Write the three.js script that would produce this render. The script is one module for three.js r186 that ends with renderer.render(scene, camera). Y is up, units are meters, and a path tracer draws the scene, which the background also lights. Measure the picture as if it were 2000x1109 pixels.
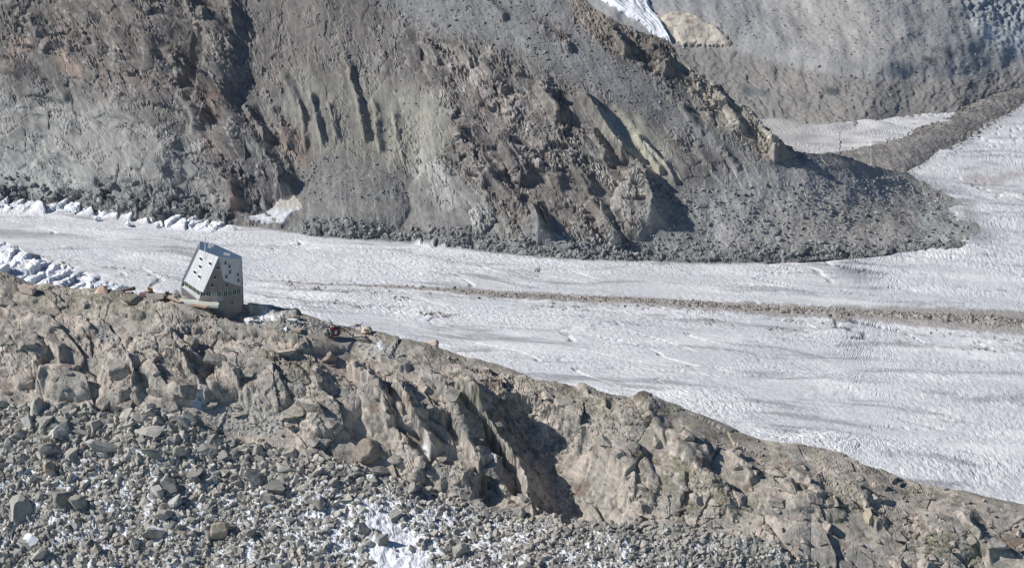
import * as THREE from 'three';
import { mergeGeometries, mergeVertices, toCreasedNormals } from 'three/addons/utils/BufferGeometryUtils.js';
import { Sky } from 'three/addons/objects/Sky.js';
import { ConvexGeometry } from 'three/addons/geometries/ConvexGeometry.js';

// ---------------------------------------------------------------- camera, sky, sun, exposure
const scene = new THREE.Scene();
const CAM = 380, PITCH = 18, FOV = 14;                                  // eye 380 m above the glacier
const camera = new THREE.PerspectiveCamera(FOV, 1024 / 567, 1, 8000);
camera.position.set(0, CAM, 0);
camera.rotation.set(-PITCH * Math.PI / 180, 0, 0);
const SUN_AZ = 6, SUN_EL = 33;                                        // degrees: from the left, a little towards the viewer
const sunDir = new THREE.Vector3(-Math.cos(SUN_EL * Math.PI / 180) * Math.cos(SUN_AZ * Math.PI / 180), Math.sin(SUN_EL * Math.PI / 180), Math.cos(SUN_EL * Math.PI / 180) * Math.sin(SUN_AZ * Math.PI / 180));
const sky = new Sky();
sky.name = 'sky'; sky.scale.setScalar(7000);
sky.userData.kind = 'structure';
Object.assign(sky.material.uniforms.sunPosition.value, sunDir);
sky.material.uniforms.turbidity.value = 1.5; sky.material.uniforms.rayleigh.value = 1.1; sky.material.uniforms.mieCoefficient.value = 0.002;
sky.material.uniforms.cloudCoverage.value = 0;
scene.add(sky);
scene.environmentIntensity = 0.1;
const sun = new THREE.DirectionalLight(new THREE.Color(1, 0.95, 0.88), 4.7);
sun.position.copy(sunDir).multiplyScalar(1500).add(new THREE.Vector3(0, 200, -800));
sun.target.position.set(0, 100, -800); sun.castShadow = true;
Object.assign(sun.shadow.camera, { left: -900, right: 900, top: 900, bottom: -900, near: 10, far: 4000 });
sun.shadow.mapSize.set(4096, 4096);
scene.add(sun, sun.target);
scene.fog = new THREE.FogExp2(new THREE.Color(0.62, 0.74, 0.95), 0.00002);
const renderer = new THREE.WebGLRenderer({ antialias: true });
renderer.toneMapping = THREE.LinearToneMapping;
renderer.toneMappingExposure = 1.0;
renderer.shadowMap.enabled = true;

// ---------------------------------------------------------------- small tools
const DEG = Math.PI / 180, sin = Math.sin, cos = Math.cos, abs = Math.abs, min = Math.min, max = Math.max, floor = Math.floor, sqrt = Math.sqrt;
const clamp = (x, a = 0, b = 1) => x < a ? a : x > b ? b : x, lerp = (a, b, t) => a + (b - a) * t;
const smooth = (a, b, x) => { const t = clamp((x - a) / (b - a)); return t * t * (3 - 2 * t); };
function rng(seed) { let s = seed >>> 0; return () => { s = (s + 0x6D2B79F5) >>> 0; let t = Math.imul(s ^ s >>> 15, 1 | s); t = t + Math.imul(t ^ t >>> 7, 61 | t) ^ t; return ((t ^ t >>> 14) >>> 0) / 4294967296; }; }
function hash(x, y, z) { let h = Math.imul(x, 374761393) + Math.imul(y, 668265263) + Math.imul(z, 2147483647 ^ 0x5bd1e995) | 0; h = Math.imul(h ^ h >>> 13, 1274126177); h ^= h >>> 16; h = Math.imul(h, 0x85ebca6b); return (h ^ h >>> 13) >>> 0; }
const hf = (x, y, z) => hash(x, y, z) / 4294967296;
const GX = [], GY = []; for (let i = 0; i < 64; i++) { GX.push(cos(i * Math.PI / 32)); GY.push(sin(i * Math.PI / 32)); }
function n2(x, y, s = 0) {                                                // gradient noise, about -1 .. 1
  const ix = floor(x), iy = floor(y), fx = x - ix, fy = y - iy;
  const u = fx * fx * fx * (fx * (fx * 6 - 15) + 10), v = fy * fy * fy * (fy * (fy * 6 - 15) + 10);
  const g = (a, b) => { const h = hash(ix + a, iy + b, s) & 63; return GX[h] * (fx - a) + GY[h] * (fy - b); };
  return 1.5 * lerp(lerp(g(0, 0), g(1, 0), u), lerp(g(0, 1), g(1, 1), u), v);
}
function fbm(x, y, o, s = 0, gain = 0.5) { let a = 1, r = 0; for (let i = 0; i < o; i++) { r += a * n2(x, y, s + i); a *= gain; x = x * 2.03 + 17.1; y = y * 2.03 + 5.3; } return r; }
function ridged(x, y, o, s = 0) { let a = 1, r = 0; for (let i = 0; i < o; i++) { r += a * (1 - 2 * abs(n2(x, y, s + i))); a *= 0.5; x = x * 2.1 + 9.7; y = y * 2.1 + 3.1; } return r; }
const wc = { f1: 0, f2: 0, id: 0, dx: 0, dy: 0 };
function worley(x, y, s) {                                                // nearest and second nearest of jittered points
  const ix = floor(x), iy = floor(y); let f1 = 9, f2 = 9, id = 0, bx = 0, by = 0;
  for (let a = -1; a <= 1; a++) for (let b = -1; b <= 1; b++) {
    const h = hash(ix + a, iy + b, s), px = ix + a + (h & 1023) / 1023, py = iy + b + (h >>> 10 & 1023) / 1023, d = (px - x) * (px - x) + (py - y) * (py - y);
    if (d < f1) { f2 = f1; f1 = d; id = h; bx = x - px; by = y - py; } else if (d < f2) f2 = d;
  }
  wc.f1 = sqrt(f1); wc.f2 = sqrt(f2); wc.id = id; wc.dx = bx; wc.dy = by; return wc;
}
function n3(x, y, z, s = 0) {                                              // the same in space
  const ix = floor(x), iy = floor(y), iz = floor(z), fx = x - ix, fy = y - iy, fz = z - iz, u = fx * fx * (3 - 2 * fx), v = fy * fy * (3 - 2 * fy), w = fz * fz * (3 - 2 * fz);
  const g = (a, b, c) => { const h = hash(ix + a, iy + b + s * 57, iz + c), p = fx - a, q = fy - b, t = fz - c; return ((h & 1 ? p : -p) * ((h >> 4 & 3) !== 0) + (h & 2 ? q : -q) * ((h >> 4 & 3) !== 1) + (h & 4 ? t : -t) * ((h >> 4 & 3) !== 2)); };
  return lerp(lerp(lerp(g(0, 0, 0), g(1, 0, 0), u), lerp(g(0, 1, 0), g(1, 1, 0), u), v), lerp(lerp(g(0, 0, 1), g(1, 0, 1), u), lerp(g(0, 1, 1), g(1, 1, 1), u), v), w);
}
const w3 = { f1: 0, f2: 0, id: 0, x: 0, y: 0, z: 0 };
function worley3(x, y, z, s) {
  const ix = floor(x), iy = floor(y), iz = floor(z); let f1 = 9, f2 = 9, id = 0, bx = 0, by = 0, bz = 0;
  for (let a = -1; a <= 1; a++) for (let b = -1; b <= 1; b++) for (let c = -1; c <= 1; c++) {
    const h = hash(ix + a, iy + b + s * 131, iz + c), dx = x - ix - a - (h & 1023) / 1023, dy = y - iy - b - (h >>> 10 & 1023) / 1023, dz = z - iz - c - (h >>> 20 & 1023) / 1023, d = dx * dx + dy * dy + dz * dz;
    if (d < f1) { f2 = f1; f1 = d; id = h; bx = dx; by = dy; bz = dz; } else if (d < f2) f2 = d;
  }
  w3.f1 = sqrt(f1); w3.f2 = sqrt(f2); w3.id = id; w3.x = bx; w3.y = by; w3.z = bz; return w3;
}
const rnd = (id, k) => (Math.imul(id ^ Math.imul(k + 1, 0x9E3779B1), 0x85ebca6b) >>> 8) / 16777216;
const lin = (v) => v <= 0.04045 ? v / 12.92 : ((v + 0.055) / 1.055) ** 2.4;
const col = (r, g, b, k = 1) => { const m = (r + g + b) / 3, f = (v) => lin((v + (m - v) * 0.3) / 255) * k; return [f(r), f(g), f(b)]; };    // a colour read as 0..255
const C3 = (a) => new THREE.Color().setRGB(a[0], a[1], a[2]);
function curve(pts) {                                                    // smooth line through the points
  const n = pts.length, m = pts.map((_, i) => { const a = pts[max(0, i - 1)], b = pts[min(n - 1, i + 1)]; return (b[1] - a[1]) / (b[0] - a[0]); });
  return (x) => { let i = 0; while (i < n - 2 && x > pts[i + 1][0]) i++; const a = pts[i], b = pts[i + 1], w = b[0] - a[0], t = clamp((x - a[0]) / w), u = t * t, v = u * t; return (2 * v - 3 * u + 1) * a[1] + (v - 2 * u + t) * w * m[i] + (3 * u - 2 * v) * b[1] + (v - u) * w * m[i + 1]; };
}
// a point of the place by its bearing: (px, py) is the direction on a 2000 x 1109 chart of the view, d the level distance north
const TV = Math.tan(FOV / 2 * DEG), TH = TV * 1024 / 567, SP = sin(PITCH * DEG), CP = cos(PITCH * DEG);
function ray(px, py) { const nx = (px / 1000 - 1) * TH, ny = (1 - py / 554.5) * TV; const z = CP + ny * SP; return [nx / z, (ny * CP - SP) / z]; }   // per metre of d
const at = (px, py, d) => { const r = ray(px, py); return [r[0] * d, CAM + r[1] * d, -d]; };
const tanDown = (py) => -ray(1000, py)[1];
const V = (a) => new THREE.Vector3(a[0], a[1], a[2]);
function project(x, y, z) { const cy = y - CAM, zz = cy * -SP + -z * CP, yy = cy * CP + -z * SP; return [(x / zz / TH + 1) * 1000, (1 - yy / zz / TV) * 554.5]; }
// distance to a broken line; side > 0 on its right hand when walked from first to last point
const dl = { d: 0, side: 0, t: 0 };
function toLine(L, x, y) {
  let best = 1e9, side = 0, tt = 0; const n = L.length - 1;
  for (let i = 0; i < n; i++) {
    const ax = L[i][0], ay = L[i][1], bx = L[i + 1][0] - ax, by = L[i + 1][1] - ay, qx = x - ax, qy = y - ay, t = clamp((qx * bx + qy * by) / (bx * bx + by * by)), ex = qx - bx * t, ey = qy - by * t, d = ex * ex + ey * ey;
    if (d < best) { best = d; side = qx * by - qy * bx; tt = (i + t) / n; }
  }
  dl.d = sqrt(best); dl.side = side; dl.t = tt; return dl;
}
function bounds(L, m) { let a = 1e9, b = 1e9, c = -1e9, d = -1e9; for (const [x, y] of L) { a = min(a, x); b = min(b, y); c = max(c, x); d = max(d, y); } return [a - m, b - m, c + m, d + m]; }
const inBox = (B, x, y) => x > B[0] && x < B[2] && y > B[1] && y < B[3];
function region(points, feather, data) { const ring = [...points, points[0]]; return { ring, feather, box: bounds(points, feather), ...data }; }
function inside(R, x, y) {                                                 // 0 outside .. 1 inside, soft over the feather
  if (!inBox(R.box, x, y)) return 0;
  let c = false; const L = R.ring;
  for (let i = 0; i < L.length - 1; i++) { const [ax, ay] = L[i], [bx, by] = L[i + 1]; if ((ay > y) !== (by > y) && x < (bx - ax) * (y - ay) / (by - ay) + ax) c = !c; }
  const d = toLine(L, x, y).d * (c ? 1 : -1); return smooth(-R.feather, R.feather, d);
}
// a step in the rock: the ground swells on the left of the line up to h and breaks off on its right within `drop`
function step(line, h, left, drop = 5, tail = 0) { return { line, h, left, drop, tail, box: bounds(line, left) }; }
function stepHeight(S, x, y) {
  if (!inBox(S.box, x, y)) return 0;
  const q = toLine(S.line, x, y), end = smooth(0, 0.18, q.t) * smooth(1, 0.86, q.t), v = q.side > 0 ? smooth(S.left, 0, q.d) ** 1.3 : 1 - smooth(0, S.drop, q.d);
  return S.h * v * end * (q.d < S.left ? 1 : 0);
}
function dome(D, x, y) {                                                   // [cx, cy, rx, ry, turn, height, edge]
  const dx = x - D[0], dy = y - D[1]; if (abs(dx) > D[2] + D[3] || abs(dy) > D[2] + D[3]) return 0;
  const c = cos(D[4] * DEG), s = sin(D[4] * DEG), u = (dx * c + dy * s) / D[2], v = (-dx * s + dy * c) / D[3], q = u * u + v * v;
  return q >= 1 ? 0 : D[5] * (1 - q ** (D[6] ?? 2)) ** 0.6;
}
// ---------------------------------------------------------------- naming
const used = {};
function numbered(name) { const n = used[name] = (used[name] ?? -1) + 1; return n ? name + '_' + String(n).padStart(3, '0') : name; }
function tag(o, label, category, group) { if (label) o.userData.label = label; if (category) o.userData.category = category; if (group) o.userData.group = group; return o; }
function shadows(o) { o.traverse((m) => { if (m.isMesh) m.castShadow = m.receiveShadow = true; }); return o; }
function structure(name, geometry, material, label) { const m = new THREE.Mesh(geometry, material); m.name = name; m.userData.kind = 'structure'; if (label) m.userData.label = label; scene.add(shadows(m)); return m; }
function thing(name, label, category, p = [0, 0, 0], turn = 0, group) { const o = new THREE.Group(); o.name = numbered(name); o.position.set(...p); o.rotation.y = turn; tag(o, label, category, group); scene.add(o); return o; }
function part(name, geometry, material, parent) { const m = new THREE.Mesh(geometry, material); m.name = name; parent.add(shadows(m)); return m; }
const mat = (c, rough = 0.9, more = {}) => new THREE.MeshStandardMaterial({ color: C3(c), roughness: rough, metalness: 0, ...more });
const painted = (rough = 0.95, more = {}) => new THREE.MeshStandardMaterial({ vertexColors: true, flatShading: true, roughness: rough, metalness: 0, side: THREE.DoubleSide, ...more });
// a sheet of nc x nr points; fill(c, r) returns [x, y, z, red, green, blue]
function sheet(nc, nr, fill) {
  const p = new Float32Array(nc * nr * 3), k = new Float32Array(nc * nr * 3), ix = new Uint32Array((nc - 1) * (nr - 1) * 6);
  let i = 0, q = 0;
  for (let c = 0; c < nc; c++) for (let r = 0; r < nr; r++) { const f = fill(c, r); for (let j = 0; j < 3; j++) { p[i + j] = f[j]; k[i + j] = f[3 + j]; } i += 3; }
  for (let c = 0; c < nc - 1; c++) for (let r = 0; r < nr - 1; r++) { const a = c * nr + r, b = a + nr; ix[q++] = a; ix[q++] = b; ix[q++] = a + 1; ix[q++] = b; ix[q++] = b + 1; ix[q++] = a + 1; }
  const g = new THREE.BufferGeometry();
  g.setAttribute('position', new THREE.BufferAttribute(p, 3)); g.setAttribute('color', new THREE.BufferAttribute(k, 3)); g.setIndex(new THREE.BufferAttribute(ix, 1)); g.computeVertexNormals();
  return g;
}
// a sheet whose columns are first laid out coarsely by lay(c, r) -> [x, y, z, chart x, chart y, ...more], then cut into rows of even visible length
function evenSheet(nc, n1, nr, width, lay) {
  const D = new Float32Array(nc * nr * width), raw = new Float32Array(nc * n1 * width), len = new Float64Array(n1), Q = new Float32Array(nc * nr), Q2 = new Float32Array(nc * nr);
  for (let c = 0; c < nc; c++) {
    let pq = null; const base = c * n1 * width;
    for (let r = 0; r < n1; r++) {
      const f = lay(c, r), o = base + r * width; for (let j = 0; j < width; j++) raw[o + j] = f[j];
      const q = project(f[0], f[1], f[2]); if (r) { const L = Math.hypot(f[0] - raw[o - width], f[1] - raw[o - width + 1], f[2] - raw[o - width + 2]) * 1900 / -f[2]; len[r] = len[r - 1] + Math.hypot(q[0] - pq[0], q[1] - pq[1]) + 0.3 * L + 1e-6; } pq = q;
    }
    for (let r = 0, k = 0; r < nr; r++) { const t = len[n1 - 1] * r / (nr - 1); while (k < n1 - 2 && len[k + 1] < t) k++; Q[c * nr + r] = k + clamp((t - len[k]) / (len[k + 1] - len[k])); }
  }
  for (let pass = 0, A = Q, B = Q2; pass < 2; pass++, [A, B] = [B, A]) for (let r = 0; r < nr; r++) {       // neighbours share nearly the same rows
    const W = 12; for (let c = 0; c < nc; c++) { let s = 0, n = 0; for (let d = max(0, c - W); d <= min(nc - 1, c + W); d++) { s += A[d * nr + r]; n++; } B[c * nr + r] = s / n; }
  }
  for (let c = 0; c < nc; c++) for (let r = 0; r < nr; r++) { const t = Q[c * nr + r], k = min(n1 - 2, floor(t)), u = t - k, o = (c * nr + r) * width, b = (c * n1 + k) * width; for (let j = 0; j < width; j++) D[o + j] = lerp(raw[b + j], raw[b + width + j], u); }
  const g = sheet(nc, nr, (c, r) => { const o = (c * nr + r) * width; return [D[o], D[o + 1], D[o + 2], 1, 1, 1]; });
  return { g, D, nc, nr, width };
}
// second pass over such a sheet: fine(x, y, z, data offset, normal) -> [lift along the normal, red, green, blue]
function finish(S, fine) {
  const P = S.g.attributes.position.array, N = S.g.attributes.normal.array.slice(), K = S.g.attributes.color.array;
  for (let i = 0, o = 0; i < P.length; i += 3, o += S.width) { const f = fine(P[i], P[i + 1], P[i + 2], o, N[i], N[i + 1], N[i + 2]); for (let j = 0; j < 3; j++) { P[i + j] += N[i + j] * f[0]; K[i + j] = f[1 + j]; } }
  S.g.computeVertexNormals(); return S.g;
}
function rowOf(S, cols, px, py) {                                         // index of the sheet point laid out at chart (px, py)
  let lo = 0, hi = cols.length - 1; while (hi - lo > 1) { const m = lo + hi >> 1; if (cols[m] <= px) lo = m; else hi = m; }
  let a = 0, b = S.nr - 1; while (b - a > 1) { const m = a + b >> 1; if (S.D[(lo * S.nr + m) * S.width + 4] >= py) a = m; else b = m; } return lo * S.nr + a;
}
// columns: fine over the view, coarse to its sides
function columns(a, b, stepIn, stepOut, lo = 0, hi = 2000) { const out = []; let x = a; while (x < b) { out.push(x); x += x >= lo - stepOut && x < hi ? stepIn : stepOut; } out.push(b); return out; }
// ---------------------------------------------------------------- near hill: bedrock above, rubble slope below
const skyline = curve([[-400, 505], [0, 532], [50, 545], [110, 553], [160, 563], [200, 562], [260, 567], [350, 578], [410, 592], [480, 596], [520, 602], [560, 607], [590, 611], [630, 624], [660, 637], [700, 646], [740, 650], [800, 661], [850, 671], [900, 686], [960, 706], [1000, 720], [1060, 737], [1150, 757], [1200, 764], [1290, 786], [1340, 803], [1400, 826], [1480, 861], [1520, 868], [1560, 869], [1620, 879], [1700, 906], [1790, 941], [1900, 961], [2000, 986], [2400, 1080]]);
const contact = curve([[-400, 775], [0, 788], [100, 788], [160, 800], [230, 805], [290, 800], [350, 818], [420, 850], [500, 868], [600, 882], [680, 905], [760, 930], [860, 960], [950, 990], [1050, 1003], [1200, 1018], [1400, 1035], [1480, 1050], [1540, 1080], [1600, 1120], [1700, 1190], [2400, 1400]]);
const depthSky = curve([[-400, 572], [0, 562], [350, 549], [480, 545], [700, 540], [1000, 528], [1500, 505], [2000, 486], [2400, 470]]);
const depthContact = curve([[-400, 520], [0, 519], [300, 514], [700, 503], [1000, 493], [1500, 480], [2000, 466], [2400, 455]]);
const depthLow = curve([[-400, 480], [0, 480], [1000, 470], [1600, 468], [2000, 469], [2400, 462]]);
function nearDepth(px, py) {
  const s = skyline(px), c0 = contact(px), c = min(c0, 1109), a = depthSky(px), e = depthLow(px), b = lerp(depthContact(px), e, smooth(985, 1108, c0));
  if (c0 >= 1108) return lerp(a, e, max(0, (py - s) / (1109 - s)) ** 0.68);
  return py < c ? lerp(a, b, max(0, (py - s) / (c - s)) ** 0.68) : lerp(b, e, (py - c) / (1109 - c));
}
const nearDomes = [
  [45, 690, 52, 36, 8, 3.6, 2], [18, 658, 26, 15, 0, 1.8, 2], [135, 752, 70, 34, 6, 3.2, 3], [226, 748, 38, 56, 8, 4.6, 2.5], [42, 730, 28, 30, 0, 2.6, 2.5], [320, 730, 85, 42, 38, 3.4, 2.5],
  [438, 752, 36, 34, 20, 2.6, 2.5], [522, 776, 48, 32, 15, 2.6, 2.5], [400, 632, 95, 20, 8, 1.6, 2], [360, 616, 66, 22, 8, 2.1, 3], [520, 600, 46, 10, 6, 1.4, 2], [568, 608, 24, 8, 0, 1.4, 2], [575, 656, 100, 22, 14, 2.4, 2], [515, 725, 110, 36, 20, 3.2, 2], [655, 778, 62, 40, 25, 3.2, 2.5],
  [645, 820, 45, 40, 10, 3, 3], [735, 800, 32, 62, -28, 3.4, 2.5], [800, 800, 32, 60, -25, 4, 2.5], [850, 780, 38, 56, -20, 4.2, 2.2], [905, 800, 34, 70, -25, 4.6, 2], [800, 905, 26, 44, -35, 3, 2.5],
  [760, 865, 36, 30, 10, 2.8, 2.5], [865, 930, 24, 24, 0, 2.6, 2.5], [905, 950, 34, 30, 10, 3, 2.5], [985, 905, 20, 48, -12, 3, 2], [1165, 975, 16, 52, -22, 2.6, 2], [1240, 925, 40, 70, -30, 1.8, 2],
  [1345, 880, 50, 30, 35, 2, 2], [1395, 960, 62, 28, 25, 1.6, 2], [1235, 820, 40, 18, 15, 1.6, 2], [1600, 990, 60, 20, 15, 1.4, 2], [1850, 1045, 70, 40, 30, 2.4, 2], [940, 740, 60, 16, 20, 1, 2], [120, 640, 90, 18, 10, 1.2, 2], [60, 580, 80, 14, 10, 1.2, 2], [215, 600, 70, 14, 14, 1.4, 2],
];
const nearHollows = [[1085, 905, 178, 84, 42, 10.5, 1.6], [975, 950, 50, 44, 30, 4, 2], [472, 614, 62, 17, 5, 2.4, 2]];
const nearSteps = [
  step([[335, 690], [362, 725], [388, 760], [408, 795]], 3.6, 55, 6), step([[420, 715], [452, 745], [478, 790]], 2.4, 40), step([[592, 715], [612, 740], [622, 780]], 2.6, 45), step([[675, 705], [705, 745], [745, 800], [760, 850]], 3, 42),
  step([[765, 770], [795, 815], [830, 870], [850, 900]], 3.4, 36), step([[840, 745], [872, 790], [890, 840], [925, 900], [935, 940]], 3.4, 40), step([[250, 700], [262, 745], [258, 795]], 2.6, 26), step([[90, 672], [108, 690], [118, 715]], 2.2, 28), step([[62, 710], [78, 740], [74, 770]], 2.4, 25),
  step([[868, 772], [915, 800], [950, 828], [985, 862], [1008, 900], [1022, 935], [1040, 975]], 9, 80, 8),
  step([[1230, 770], [1262, 800], [1282, 840], [1300, 880]], 2, 40), step([[1100, 800], [1150, 850], [1205, 910], [1240, 970]], 1.4, 50), step([[1300, 850], [1340, 905], [1400, 970], [1440, 1020]], 1.8, 40), step([[1420, 880], [1440, 905], [1475, 950]], 1.6, 35),
  step([[1530, 900], [1572, 945], [1600, 990]], 1.6, 40), step([[1650, 940], [1690, 990], [1720, 1040]], 1.6, 40), step([[1860, 1000], [1900, 1050], [1935, 1100]], 1.8, 45), step([[1120, 740], [1150, 770], [1190, 800]], 1.2, 35), step([[150, 640], [190, 665], [215, 690]], 1.2, 40),
  step([[300, 640], [335, 660], [360, 690]], 1.4, 40), step([[0, 610], [60, 625], [110, 660]], 1.2, 40), step([[720, 690], [760, 710], [800, 730]], 1.4, 30), step([[960, 760], [1010, 800], [1060, 850]], 1.4, 40),
];
const snowZone = [region([[560, 940], [700, 950], [860, 985], [960, 1010], [1060, 1040], [1000, 1120], [660, 1130], [560, 1060]], 60, {}), region([[380, 880], [560, 900], [560, 1130], [180, 1130], [120, 1020], [250, 900]], 80, {})];
const snowChute = region([[722, 985], [752, 1012], [800, 1060], [850, 1130], [740, 1130], [728, 1060]], 26, {});
const snowPockets = [region([[385, 765], [398, 770], [402, 798], [372, 800]], 7, {}), region([[318, 800], [335, 812], [330, 818], [308, 806]], 5, {}), region([[822, 865], [842, 885], [838, 895], [820, 880]], 5, {}), region([[955, 870], [968, 880], [965, 905], [950, 890]], 5, {}), region([[472, 611], [520, 609], [552, 616], [548, 627], [476, 632]], 5, {}), region([[738, 665], [750, 672], [745, 690], [735, 680]], 5, {})];
const lichenZone = [region([[1050, 735], [1300, 790], [1500, 865], [1330, 860], [1100, 790]], 35, {}), region([[1240, 860], [1330, 870], [1420, 985], [1360, 1020], [1250, 940]], 35, {}), region([[1370, 935], [1480, 950], [1490, 1010], [1390, 1000]], 30, {}), region([[1560, 930], [1720, 960], [1760, 1040], [1600, 1020]], 45, {}), region([[1780, 1040], [1920, 1030], [1960, 1110], [1760, 1110]], 35, {}), region([[0, 545], [200, 560], [360, 590], [300, 625], [60, 600]], 30, {}), region([[480, 620], [640, 640], [680, 680], [500, 660]], 22, {}), region([[690, 655], [900, 690], [940, 720], [760, 700]], 22, {}), region([[500, 695], [600, 705], [620, 740], [520, 725]], 20, {}), region([[870, 750], [990, 790], [990, 860], [900, 830]], 25, {})];
const landing = region([[600, 640], [640, 640], [690, 655], [705, 668], [670, 680], [620, 668], [575, 655]], 8, {});
const rubbleZone = [region([[690, 665], [740, 660], [790, 685], [790, 705], [720, 700]], 8, {}), region([[480, 612], [560, 610], [640, 630], [600, 660], [500, 640]], 9, {}), region([[175, 640], [225, 655], [225, 672], [190, 668]], 8, {}), region([[560, 640], [640, 640], [620, 655], [580, 655]], 8, {}), region([[400, 800], [470, 780], [560, 820], [540, 850], [430, 840]], 12, {})];
const TAN = col(178, 166, 152), TANP = col(188, 173, 158), GREYR = col(150, 146, 138), DARKR = col(104, 99, 92), LICH = col(136, 132, 102), LICH2 = col(116, 112, 84), BROWN = col(112, 88, 68), SNOW = [0.8, 0.83, 0.88], TALUS = col(158, 156, 149), TALUS2 = col(132, 130, 124), DUST = col(176, 164, 150);
const hashCol = (a, b, t) => [lerp(a[0], b[0], t), lerp(a[1], b[1], t), lerp(a[2], b[2], t)];
const cliffLine = [[870, 735], [950, 795], [1012, 875], [1050, 965]];
function slabs(x, z, broken) {                                             // jointed, glacier-worn slabs: metres of height
  const wx = x + 1.6 * n2(x / 9, z / 9, 40), wz = z + 1.6 * n2(x / 9 + 7, z / 9, 43);
  const th = 0.56, c0 = cos(th), s0 = sin(th), t = wx * s0 - wz * c0, s = wx * c0 + wz * s0;     // across and along the joints
  let w = worley(t / 8, s / 17, 3), e = w.f2 - w.f1; const id = w.id, whole = rnd(id, 6), a = (rnd(id, 4) - 0.4) * 0.8;
  let h = (rnd(id, 1) - 0.5) * 2 + w.dx * 8 * (0.3 * rnd(id, 2) - 0.05) + w.dy * 17 * (rnd(id, 3) - 0.45) * 0.13 - 1.3 * rnd(id, 9) * (1 - smooth(0, 0.04, e));
  const ca = cos(a), sa = sin(a), t1 = t * ca - s * sa, s1 = t * sa + s * ca;
  w = worley(t1 / 3 + 50, s1 / 5.4 + rnd(id, 5) * 9, 7); e = w.f2 - w.f1; const id2 = w.id, k2 = (whole < 0.5 ? 0.14 : 0.5 + 0.8 * rnd(id, 7)) * (0.7 + broken);
  h += k2 * ((rnd(id2, 1) - 0.5) * 1.5 + w.dx * 3 * (0.46 * rnd(id2, 2) - 0.08) + w.dy * 5.4 * (rnd(id2, 3) - 0.45) * 0.3 - 1.2 * rnd(id2, 9) * (1 - smooth(0, 0.07, e)));
  slabs.tone = rnd(id, 8) * 0.6 + rnd(id2, 8) * 0.4; slabs.k = k2;
  return h;
}
const nearCols = columns(-300, 2300, 1.8, 9), NR = 520, NB = 24;
// what lies at a chart point: rubble share, gravel pad, loose stone zone
function nearZones(px, py, x, z, o) {
  const wpx = px + 7 * n2(x / 5, z / 5, 71) + 4 * n2(x / 1.7, z / 1.7, 72), wpy = py + 6 * n2(x / 5, z / 5, 73) + 3 * n2(x / 1.7, z / 1.7, 74);
  o.wpx = wpx; o.wpy = wpy; o.tal = smooth(-6, 9, wpy - contact(wpx)); o.pad = inside(landing, px, py); let rub = 0; for (const R of rubbleZone) rub = max(rub, inside(R, wpx, wpy)); o.rub = rub; o.soft = max(o.pad, rub * 0.75); return o;
}
const zo = {};
const near = evenSheet(nearCols.length, NR + NB, 530, 9, (c, r) => {
  const px = nearCols[c], s0 = skyline(px), v = r / (NR - 1);
  let py, d, back = 0;
  if (r < NR) { py = lerp(1215, s0, v); d = nearDepth(px, py); } else { back = ((r - NR + 1) / NB) ** 1.5; py = s0 - back; d = depthSky(px) + 190 * back; }
  const p = at(px, max(py, s0), d); if (back) p[1] = at(px, s0, depthSky(px))[1] - 235 * back;
  const x = p[0], z = p[2] * 1.12; nearZones(px, py, x, z, zo);
  const { tal, soft, wpx, wpy, rub } = zo;
  let h = 0, big = 0, k2 = 1, tone = 0.5; const cliff = smooth(130, 40, toLine(cliffLine, px, py).d);
  const site = smooth(110, 60, sqrt((px - 415) ** 2 + 4 * (py - 600) ** 2)) * 0.75;
  if (tal < 1) {
    for (const D of nearDomes) big = max(big, 0.8 * dome(D, wpx, wpy));
    for (const D of nearHollows) big -= dome(D, wpx, wpy);
    for (const S of nearSteps) big += stepHeight(S, wpx, wpy) * (S.line[0][0] > 660 && S.line[0][0] < 850 ? 1.25 : 1);
    const pit = smooth(0.2, 3, dome(nearHollows[0], px, py));
    h += (1 - soft) * (1 - site) * slabs(x, z, cliff) * lerp(0.4, 1, smooth(20, 150, py - s0)) * (1 - 0.6 * pit) * (1 + 0.3 * cliff) + big * (1 - 0.85 * soft) + (1 - soft) * (0.8 * fbm(x / 16, z / 16, 3, 11));
    k2 = slabs.k; tone = slabs.tone; h *= 1 - tal; if (back) h *= 1 - back;
  }
  h += tal * (0.9 * fbm(x / 9, z / 12, 3, 31) + 0.9 * n2(x / 45, z / 40, 39));
  const up = smooth(0, 30, py - s0); p[1] += h * lerp(1, 0.89, up); p[2] += h * 0.45 * up;
  return [p[0], p[1], p[2], px, py, tal, tone, k2, cliff];
});
const nearSnow = new Float32Array(near.nc * near.nr), CRACK_SHADE = col(84, 70, 58), CHIP = col(206, 194, 178), BLACKL = col(88, 86, 80);  // the dark brown paints the shade inside narrow rock cracks
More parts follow.
